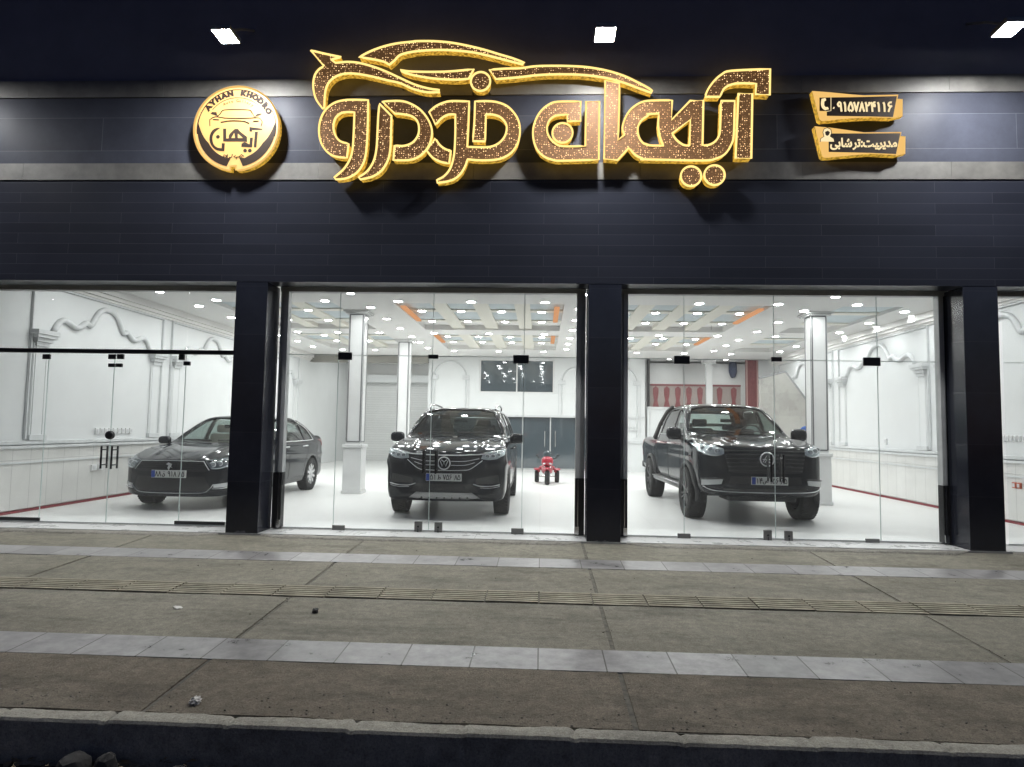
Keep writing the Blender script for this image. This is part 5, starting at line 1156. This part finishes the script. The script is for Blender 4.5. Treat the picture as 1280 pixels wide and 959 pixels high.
c.band('windscreen', [(-.59,1.72),(-.3,1.768),(.3,1.768),(.59,1.72)], [(-.775,1.325),(-.45,1.29),(.45,1.29),(.775,1.325)], 'f', K['winclear'], -.012, .006, nv=8)
for sd in (1, -1):
    c.band('side_window', [(-1.15,1.655),(-1.5,1.72)], [(-.66,1.31),(-1.48,1.30)], 's', K['win'], -.012, .006, sd); c.band('side_window', [(-1.6,1.725),(-2.25,1.71),(-2.48,1.55)], [(-1.58,1.30),(-2.50,1.30)], 's', K['win'], -.012, .006, sd)
c.band('rear_window', [(-.5,1.68),(.5,1.68)], [(-.62,1.34),(.62,1.34)], 'r', K['winclear'], -.012, .006)
c.band('grille', [(-.60,1.09),(-.4,1.10),(0,1.105),(.4,1.10),(.60,1.09)], [(-.52,.76),(-.4,.75),(0,.745),(.4,.75),(.52,.76)], 'f', K['grille'], .004, .02)
for k in range(6): c.bar('grille_slat', [(-.58+.012*k,1.06-.055*k),(0,1.07-.055*k),(.58-.012*k,1.06-.055*k)], 'f', K['black'], .008, .010)
p, n = c.hit((0,.955), 'f'); e = MB(); e.lathe([(.088,.036),(.098,.046),(.106,.036),(.098,.006)], p, 'x', 32, False); em = e.done('emblem', K['chrome'], c.t, True)
m_ = MB(); m_.lathe([(0,.030),(.09,.030),(.09,-.01),(0,-.01)], p, 'x', 24, False); m_.done('emblem_disc', K['lampdark'], em)
m_ = MB()
for q in ([(-.06,-.04),(0,.065),(.06,-.04)], [(-.035,-.05),(0,.01),(.035,-.05)], [(-.065,.0),(.065,.0)]): m_.tube([p+Vector((.036,a,b_)) for a, b_ in q], .007, 5)
m_.done('emblem_mark', K['chrome'], em)
for sd in (1, -1):
    lamp_unit(c, [(.58,1.095),(.70,1.125),(.82,1.15),(.895,1.165)], [(.58,1.02),(.68,.995),(.80,1.0),(.89,1.05)], sd, [(.665,1.06,.036),(.755,1.075,.036),(.835,1.095,.03)], strip=[(.60,1.012),(.7,.99),(.84,1.015)], dark=False)
    o = c.band('fog_lamp', [(sd*.60,.655),(sd*.86,.635)], [(sd*.62,.585),(sd*.86,.555)], 'f', K['lamp'], .012, .02)
    c.bar('fog_trim', [(sd*.58,.665),(sd*.70,.665),(sd*.86,.645)], 'f', K['black'], .012, .016)
    a = [PI*k/16 for k in range(-1, 18)]
    for wx in (0, -3.15):
        q = [(wx+.462*math.cos(t), .385+.462*math.sin(t)) for t in a]; P = []
        for (x_, z_) in q: pp, nn = c.hit((x_, max(.47, z_)), 's', sd); P.append(Vector((x_, pp.y+sd*.012, z_)))
        m_ = MB(); m_.tube(P, .034, 8); m_.done('wheel_arch_flare', K['plastic'], c.t, True)
    m_ = MB(); m_.tube([(-.52, sd*.93, .44), (-2.62, sd*.93, .44)], .045, 10); m_.box(-2.6, -.55, sd*.93-.07 if sd < 0 else .86, sd*.93+.07 if sd > 0 else -.86, .470, .488); m_.done('side_step', K['silverplastic'], c.t, True)
    m_ = MB(); m_.tube([(-2.3, sd*.665, 1.80), (-2.62, sd*.70, 1.72), (-3.0, sd*.76, 1.48), (-3.35, sd*.80, 1.20)], [.03,.035,.04,.05], 8); m_.done('bed_side_bar', K['plastic'], c.t, True)
    for xx in (-1.38, -2.36): m_ = MB(); p, n = c.hit((xx,1.12), 's', sd); m_.tube([p+Vector((.11,0,0)), p+n*.04+Vector((.06,0,0)), p+n*.04-Vector((.06,0,0)), p-Vector((.11,0,0))], .014, 8); m_.done('door_handle', K['chrome'], c.t, True)
    c.bar('window_trim', [(-.62,1.285),(-1.5,1.28),(-2.5,1.28)], 's', K['chrome'], .006, .004, sd)
    c.band('tail_lamp', [(sd*.74,1.14),(sd*.90,1.14)], [(sd*.74,.80),(sd*.90,.80)], 'r', K['taillamp'], .01, .03)
    c.band('tail_lamp_side', [(-4.22,1.12),(-4.33,1.12)], [(-4.25,.82),(-4.34,.82)], 's', K['taillamp'], .006, .02, sd)
m_ = MB(); m_.tube([(-3.0, -.75, 1.47), (-3.0, .75, 1.47)], .03, 8); m_.done('bed_cross_bar', K['plastic'], c.t, True)
m_ = MB(); m_.box(-4.52, -4.35, -.88, .88, .52, .66, .03); m_.done('rear_bumper', K['plastic'], c.t)
c.band('lower_grille', [(-.50,.70),(.50,.70)], [(-.52,.60),(.52,.60)], 'f', K['grille'], .004, .02)
c.band('bumper_guard', [(-.60,.53),(0,.535),(.60,.53)], [(-.55,.465),(0,.46),(.55,.465)], 'f', K['plastic'], .02, .05)
c.bar('bumper_trim', [(-.84,.545),(-.76,.505),(-.60,.487),(0,.48),(.60,.487),(.76,.505),(.84,.545)], 'f', K['chrome'], .006, .022)
m_ = MB(); m_.box(.2, .70, -.5, .5, .33, .42, .03); m_.box(-.5, .2, -.12, .12, .30, .42, .03); m_.tube([(0,-.7,.385),(0,.7,.385)], .05, 8); m_.done('undertray', K['plastic'], c.t)
c.plate(.04, .645, .52, .115, [('14', -.150, .10), ('S', -.062, .075), ('156', .062, .14), ('85', .203, .09)], .02)
c.mirror(-.52, .90, 1.30, (.08,.125,.105))
c.gaps([[(-.56,1.29),(-.54,.9),(-.58,.5)], [(-1.54,1.29),(-1.53,.9),(-1.52,.5)], [(-2.56,1.29),(-2.55,.9),(-2.50,.7),(-2.55,.5)], [(-.58,.5),(-1.5,.485),(-2.55,.5)], [(-2.80,1.17),(-2.80,.5)]], w=.005)
c.gaps([[(-.79,1.16),(-.70,1.115),(0,1.11),(.70,1.115),(.79,1.16)]], 'f', (1,))
for y0 in (.62, -.05):
    q = [c.hit((y0, 1.315), 'f')[0]+Vector((.02,0,.015)), c.hit((y0-.3, 1.34), 'f')[0]+Vector((.02,0,.012)), c.hit((y0-.6, 1.335), 'f')[0]+Vector((.02,0,.01))]; m_ = MB(); m_.tube(q, .010, 6); m_.done('wiper', K['black'], c.t)
c.cabin(-.40, 1.10, .68, True, -2.2); c.end()

# ---- the saloon
sp = dict(W=1.74, WB=2.67, R=.315, Ra=.36, paint=K['paintgrey'], mid=(.88, -3.68), cf=.26, cr=.22, k1=.12, k2=.06,
  side=[(.66,.19),(.80,.23),(.86,.32),(.885,.45),(.88,.58),(.85,.68),(.78,.745),(.4,.85),(0,.915),(-.36,.955),(-.80,1.175),(-1.16,1.345),(-1.45,1.42),(-1.85,1.45),(-2.25,1.425),(-2.65,1.32),(-3.02,1.14),(-3.2,1.075),(-3.5,1.06),(-3.60,1.03),(-3.64,.92),(-3.68,.62),(-3.64,.36),(-3.45,.24),(-2,.18)],
  plan=[(.885,0),(.87,.42),(.82,.60),(.70,.74),(.45,.83),(.15,.86),(-.4,.865),(-1.4,.87),(-2.4,.87),(-3.0,.85),(-3.4,.77),(-3.62,.60),(-3.68,.3),(-3.68,0)],
  front=[(0,.17),(.74,.18),(.82,.26),(.855,.42),(.87,.60),(.86,.78),(.83,.90),(.785,.97),(.70,1.18),(.61,1.35),(.54,1.41),(.35,1.445),(0,1.46)],
  cab=(.72, -3.0, -.28),
  swin=[[(-.68,.985),(-1.25,1.315),(-1.50,1.355),(-1.48,.985)],[(-1.57,.985),(-1.58,1.36),(-2.2,1.34),(-2.32,1.30),(-2.38,.99)],[(-2.44,.99),(-2.40,1.28),(-2.62,1.20),(-2.85,1.03),(-2.84,.995)]],
  fwin=[([(0,1.375),(.3,1.37),(.52,1.33),(.715,1.005),(.4,.968),(0,.962)], -1.4, 0), ([(0,1.33),(.42,1.31),(.60,1.13),(0,1.12)], -4, -2.5)],
  add=[lambda G, X, Y, Z: G-.012*np.exp(-((Y-(.40+.12*(.6-X)))/.05)**2)*(X > -.34)*np.clip((.75-X)/.2, 0, 1)*(Z > .7), lambda G, X, Y, Z: G-.016*np.exp(-((Z-.80-.03*X)/.05)**2)*(Y > .5)*(X < .2)],
  split=[('front_door', lambda c: (np.abs(c[:,1]) > .5) & (c[:,0] < -.50) & (c[:,0] > -1.52) & (c[:,2] > .3) & (c[:,2] < .98)), ('rear_door', lambda c: (np.abs(c[:,1]) > .5) & (c[:,0] < -1.52) & (c[:,0] > -2.42) & (c[:,2] > .3) & (c[:,2] < .98)),
         ('bonnet', lambda c: (c[:,0] > -.33) & (c[:,2] > .72) & (np.abs(c[:,1]) < .72)), ('front_bumper', lambda c: (c[:,0] > .36) & (c[:,2] < .56))])
c = Car(sp, 'saloon_car', 'dark grey saloon car parked behind the left glass front, half hidden by the granite pillar', 'car', (-5.66, 2.62, 0), math.radians(-.8)); c.t.scale = (1.04, 1.04, 1.045)
c.wheels(K['rimsilver'], 10, .205, .68)
c.band('windscreen', [(-.52,1.33),(-.3,1.37),(.3,1.37),(.52,1.33)], [(-.715,1.0),(-.4,.965),(.4,.965),(.715,1.0)], 'f', K['winclear'], -.012, .006, nv=8)
for sd in (1, -1):
    for q in sp['swin']: c.band('side_window', q[1:-1] if len(q) > 3 else q[1:3], [q[0], q[-1]], 's', K['win'], -.012, .006, sd)
c.band('rear_window', [(-.42,1.31),(.42,1.31)], [(-.60,1.13),(.60,1.13)], 'r', K['winclear'], -.012, .006)
c.band('grille', [(-.47,.715),(0,.72),(.47,.715)], [(-.56,.585),(-.5,.57),(0,.565),(.5,.57),(.56,.585)], 'f', K['grille'], .004, .02)
c.bar('chrome_frame', [(-.565,.59),(-.475,.715),(0,.722),(.475,.715),(.565,.59)], 'f', K['chrome'], .006, .008)
for k in range(4): c.bar('grille_slat', [(-.48-.02*k,.69-.03*k),(0,.695-.03*k),(.48+.02*k,.69-.03*k)], 'f', K['black'], .005, .008)
p, n = c.hit((0,.645), 'f'); m_ = MB(); m_.prism([(p.y+a, p.z+b_) for a, b_ in ((-.045,.03),(-.01,.055),(.045,.035),(.03,.0),(.05,-.02),(.02,-.01),(0,-.055),(-.02,-.02),(-.005,.015))], 'x', p.x+.012, p.x+.022); m_.done('emblem', K['chrome'], c.t)
c.band('lower_grille', [(-.50,.50),(.50,.50)], [(-.58,.33),(-.5,.29),(.5,.29),(.58,.33)], 'f', K['grille'], .003, .02)
c.bar('chrome_lower_line', [(-.62,.385),(-.56,.31),(-.45,.265),(0,.26),(.45,.265),(.56,.31),(.62,.385)], 'f', K['chrome'], .006, .008)
for sd in (1, -1):
    lamp_unit(c, [(.49,.725),(.62,.75),(.74,.775),(.82,.795)], [(.58,.61),(.66,.605),(.76,.63),(.82,.68)], sd, [(.60,.675,.034),(.68,.69,.034),(.755,.715,.028)], strip=[(.585,.622),(.66,.615),(.78,.655)])
    c.band('fog_lamp', [(sd*.62,.385),(sd*.80,.41)], [(sd*.62,.335),(sd*.80,.35)], 'f', K['lamp'], .008, .02); c.bar('chrome_fog_line', [(sd*.60,.325),(sd*.70,.325),(sd*.82,.345)], 'f', K['chrome'], .006, .01)
    for xx in (-1.38, -2.28): m_ = MB(); p, n = c.hit((xx,.87), 's', sd); m_.tube([p+Vector((.10,0,0)), p+n*.035+Vector((.06,0,0)), p+n*.035-Vector((.06,0,0)), p-Vector((.10,0,0))], .012, 8); m_.done('door_handle', K['chrome'], c.t, True)
    c.bar('window_chrome', [(-.66,.968),(-1.5,.968),(-2.4,.972),(-2.86,.985),(-2.66,1.20),(-2.35,1.325)], 's', K['chrome'], .007, .004, sd)
    c.band('tail_lamp', [(sd*.45,1.0),(sd*.78,.98)], [(sd*.45,.87),(sd*.80,.86)], 'r', K['taillamp'], .006, .02)
c.plate(0, .535, .52, .11, [('88', -.150, .10), ('Q', -.062, .065), ('918', .060, .14), ('85', .203, .09)], .012)
c.mirror(-.56, .84, .99, (.06,.10,.065))
c.gaps([[(-.5,.98),(-.44,.8),(-.48,.3)], [(-1.52,.98),(-1.51,.6),(-1.50,.3)], [(-2.42,.98),(-2.42,.8),(-2.28,.6),(-2.2,.3)], [(-.48,.3),(-1.5,.28),(-2.2,.3)]])
c.gaps([[(-.70,.80),(-.60,.755),(-.45,.735),(0,.74),(.45,.735),(.60,.755),(.70,.80)]], 'f', (1,))
for y0 in (.60, -.05):
    q = [c.hit((y0, .985), 'f')[0]+Vector((.02,0,.012)), c.hit((y0-.3, 1.0), 'f')[0]+Vector((.02,0,.01)), c.hit((y0-.55, .995), 'f')[0]+Vector((.02,0,.008))]; m_ = MB(); m_.tube(q, .009, 6); m_.done('wiper', K['black'], c.t)
c.cabin(-.38, .80, .62, True, -2.1, K['seatlight']); c.end()

# ---- the toy tricycle
tx, ty = .16, 8.05
t = thing('toy_tricycle', 'small red electric toy tricycle standing in front of the dark office glass', 'tricycle', (tx, ty, 0))
for (dx, dy, r, w_) in ((0,-.38,.17,.06),(-.25,.33,.15,.055),(.25,.33,.15,.055)):
    m_ = MB(); m_.lathe([(r*.55,-w_*.8),(r*.8,-w_),(r*.95,-w_*.8),(r,-w_*.3),(r,w_*.3),(r*.95,w_*.8),(r*.8,w_),(r*.55,w_*.8)], (tx+dx, ty+dy, r), 'x', 24, False); o = m_.done('wheel', K['rubber'], t, auto=50)
    m_ = MB(); m_.lathe([(0,-w_*.7),(r*.56,-w_*.6),(r*.56,w_*.6),(0,w_*.7)], (tx+dx, ty+dy, r), 'x', 18, False); m_.done('rim', K['rimsilver'], o)
rp = mat('toy_red_plastic', (.36,.02,.04), .3, 0, .5)
m_ = MB(); m_.blob((tx, ty-.02, .34), (.14,.36,.11), 3, 2.6); m_.blob((tx, ty+.3, .36), (.20,.16,.07), 3, 2.8); m_.done('body', rp, t, True)
m_ = MB(); m_.blob((tx, ty-.36, .385), (.085,.20,.035), 3, 2.6)
for s_ in (-1, 1): m_.blob((tx+s_*.25, ty+.31, .33), (.085,.19,.03), 3, 2.6); m_.box(tx+s_*.2-.03, tx+s_*.2+.03, ty+.2, ty+.34, .26, .36)
m_.done('mudguard', rp, t, True)
m_ = MB(); m_.blob((tx, ty-.27, .55), (.14,.09,.12), 3, 2.8); m_.done('fairing', rp, t, True)
m_ = MB(); m_.blob((tx, ty-.26, .71), (.10,.035,.10), 3, 2.4); m_.done('windshield', mat('smoked_toy_visor', (.06,.08,.09), .15, 0, .6), t, True)
for s_ in (-1, 1):
    m_ = MB(); m_.blob((tx+s_*.07, ty-.352, .50), (.035,.02,.025), 2); m_.done('headlight', K['bulb'], t, True)
    m_ = MB(); m_.tube([(tx+s_*.05, ty-.36, .18), (tx+s_*.055, ty-.27, .50)], .018, 8); m_.done('fork', K['steel'], t)
    m_ = MB(); m_.tube([(tx+s_*.05, ty-.18, .60), (tx+s_*.22, ty-.12, .63)], .014, 8); m_.tube([(tx+s_*.2, ty-.2, .63), (tx+s_*.24, ty-.23, .68)], .008, 6); m_.blob((tx+s_*.25, ty-.23, .70), (.035,.015,.025), 2); m_.done('handlebar', K['black'], t, True)
m_ = MB(); m_.blob((tx, ty+.12, .47), (.12,.22,.045), 3, 3); m_.blob((tx, ty+.34, .56), (.12,.05,.12), 3, 3); m_.done('seat', K['seatdark'], t, True)
m_ = MB(); m_.tube([(tx-.27, ty+.33, .15), (tx+.27, ty+.33, .15)], .016, 8); m_.done('axle', K['steel'], t)

# ---- the person behind the column
px0, py0 = 5.555, 5.25
t = thing('person', 'person in blue clothes standing behind the white column, only the back showing', 'person', (px0, py0, 0))
def skin(nm, verts, edges, rad, m, par, root=0, sub=2):
    me = bpy.data.meshes.new(nm); me.from_pydata([Vector(v)-Vector(t.location) for v in verts], edges, []); o = bpy.data.objects.new(nm, me); C.objects.link(o); o.parent = par
    md = o.modifiers.new('s', 'SKIN'); md.use_smooth_shade = True
    for v, r in zip(me.skin_vertices[0].data, rad): v.radius = (r, r) if not isinstance(r, tuple) else r
    me.skin_vertices[0].data[root].use_root = True
    s2_ = o.modifiers.new('u', 'SUBSURF'); s2_.levels = sub; s2_.render_levels = sub
    bpy.context.view_layer.update(); m2 = bpy.data.meshes.new_from_object(o.evaluated_get(bpy.context.evaluated_depsgraph_get())); o.modifiers.clear(); o.data = m2; m2.materials.clear(); m2.materials.append(m); m2.shade_smooth(); return o
q = lambda a, b, z: (px0-.10+a, py0+.12+b, z)
V_ = [q(0,0,.95), q(.01,0,1.15), q(.02,0,1.38), q(0,-.02,1.50), q(-.02,-.05,1.60), q(-.02,-.06,1.72), q(-.19,0,1.42), q(-.25,.02,1.16), q(-.2,-.12,.95), q(-.18,-.17,.87), q(.19,.02,1.40), q(.235,.03,1.15), q(.17,-.12,.96), q(.14,-.18,.88), q(-.10,0,.90), q(-.11,.0,.50), q(-.11,.03,.09), q(-.11,-.12,.04), q(.10,0,.90), q(.11,.0,.50), q(.11,.03,.09), q(.11,-.12,.04)]
E_ = [(0,1),(1,2),(2,3),(3,4),(4,5),(2,6),(6,7),(7,8),(8,9),(2,10),(10,11),(11,12),(12,13),(0,14),(14,15),(15,16),(16,17),(0,18),(18,19),(19,20),(20,21)]
R_ = [(.16,.11),(.15,.11),(.17,.115),.06,.085,.08,.065,.05,.04,.03,.065,.05,.04,.03,.09,.065,.045,.035,.09,.065,.045,.035]
bluecl = mat('blue_work_clothes', (.05,.13,.42), .8, var=.25, vscale=9)
body = skin('body', V_, E_, R_, bluecl, t)
m_ = MB(); m_.blob((px0-.12, py0+.065, 1.66), (.078,.095,.115), 3); hd = m_.done('head', mat('skin', (.42,.26,.19), .55), t, True)
m_ = MB(); m_.blob((px0-.12, py0+.085, 1.70), (.085,.095,.095), 3); m_.done('hair', mat('dark_hair', (.02,.016,.013), .6), t, True)
m_ = MB(); m_.blob((px0-.12, py0-.03, 1.65), (.014,.02,.022), 2); m_.done('nose', bpy.data.materials['skin'], t, True)

# ================================================================== LITTER AND RUBBLE
def rubble(nm, lb, cat, px, py, r, m, plane=None, noise=.16, grp=None, sub=2):
    y = -4.95 if plane is None else plane
    if plane is None:
        p = U(px, py, 'y', -4.83); z = -.43+r[2]*.6
    else: 
        d = fw*FPX + ri*(px-W0/2) + up*(H0/2-py); k = .037; tt = (-.033+k*CAM.y-CAM.z)/(d.z-k*d.y); p = CAM+d*tt; z = GZ(p.y)+r[2]*.7
    m_ = MB(); m_.blob((p.x, p.y, z), r, sub, 2.6, Matrix.Rotation(random.uniform(0, 6), 3, 'Z'), noise); return tag(m_.done(nm, m, None, False), lb, cat, grp)
paper = mat('crumpled_paper', (.62,.60,.56), .8)
rubble('crumpled_paper', 'crumpled white scrap of paper lying on the rough front slab of the pavement', 'litter', 244, 879, (.034,.028,.018), paper, 0, .28, None, 3)
rubble('dark_lump', 'small black lump of dirt lying on the middle slab of the pavement', 'litter', 394, 766, (.028,.022,.02), K['rock'], 0, .25)
rubble('paper_scrap', 'flat white scrap lying on the slab below the tactile strip', 'litter', 222, 760, (.05,.028,.006), paper, 0, .2)
for a, lb, x, y, r in (('stone','biggest dark stone lying in the gutter below the kerb',92,948,(.085,.07,.08)),('stone','upright dark stone beside the biggest stone in the gutter',133,945,(.05,.05,.085)),('stone','rounded dark stone in the gutter under the pillar gap',536,951,(.075,.06,.075)),('stone','small stone beside the dry leaves in the gutter',222,952,(.05,.05,.055))):
    rubble(a, lb, 'stone', x, y, r, K['rock'], None, .07, 'stones in the gutter', 3)
m_ = MB(); bm = m_.bm
for k in range(420):                                  # crumbs of broken concrete, thicker towards the kerb and in the joints
    if random.random() < .55: y = -4.56+abs(random.gauss(0, .13)); x = random.uniform(-4, 3.6)
    elif random.random() < .5: x = random.choice([-2.12, .515, 3.15])+random.gauss(0, .03); y = random.uniform(-4.5, -.4)
    else: x = random.uniform(-5, 4.5); y = random.uniform(-4.5, -.3)
    if -3.84 < y < -3.46 or -1.25 < y < -.86: continue
    s_ = random.uniform(.002, .0065); MB_ = bmesh.ops.create_icosphere(bm, subdivisions=1, radius=s_, matrix=Matrix.Translation((x, y, GZ(y)+s_*.5)) @ Matrix.Rotation(random.uniform(0,6), 4, 'X') @ Matrix.Diagonal((1.4, random.uniform(.7,1.2), .7, 1)))
tag(m_.done('gravel', concrete('crumbs', (.19,.165,.13), (.40,.37,.32), .95, .3)), kind='stuff')
m_ = MB(); bm = m_.bm
for k in range(340):                                  # dry leaves and grit along the kerb foot
    x = random.choice([random.gauss(-2.0, .5), random.uniform(-4, 3.2), random.gauss(-2.9,.3)]); y = -4.72-abs(random.gauss(0, .09)); s_ = random.uniform(.010, .034); z = -.43+random.uniform(.004,.075)*max(0, 1-abs(x+2.0)/1.6)+random.uniform(0,.012)
    R3 = Matrix.Rotation(random.uniform(0, 6), 3, 'Z') @ Matrix.Rotation(random.uniform(-.9, .9), 3, 'X'); v = [bm.verts.new(Vector((x, y, z))+R3 @ Vector(q)) for q in ((-s_,0,0),(-s_*.2,s_*.5,.2*s_),(s_,.1*s_,0),(0,-s_*.45,.25*s_))]
    bm.faces.new(v)
tag(m_.done('dry_leaves', mat('dry_leaves', (.26,.20,.12), .85, var=.4, vscale=4)), kind='stuff')

# ================================================================== WORLD, RENDER
w = bpy.data.worlds.new('World'); S.world = w; w.use_nodes = True; n = w.node_tree.nodes; l = w.node_tree.links
sk = n.new('ShaderNodeTexSky'); sk.sky_type = 'NISHITA'; sk.sun_disc = False; sk.sun_elevation = math.radians(-3); sk.sun_rotation = math.radians(150)
sk.ozone_density = 2.2; bg = n['Background']; l.new(sk.outputs[0], bg.inputs[0]); bg.inputs[1].default_value = .8
S.view_settings.view_transform = 'Standard'; S.view_settings.look = 'None'; S.view_settings.exposure = 0; S.view_settings.gamma = 1
S.render.engine = 'CYCLES'; cy = S.cycles
cy.use_denoising = True; cy.max_bounces = 10; cy.diffuse_bounces = 4; cy.glossy_bounces = 5; cy.transparent_max_bounces = 24; cy.transmission_bounces = 6
cy.sample_clamp_indirect = 6; cy.sample_clamp_direct = 0; cy.caustics_reflective = False; cy.caustics_refractive = False; cy.use_light_tree = True
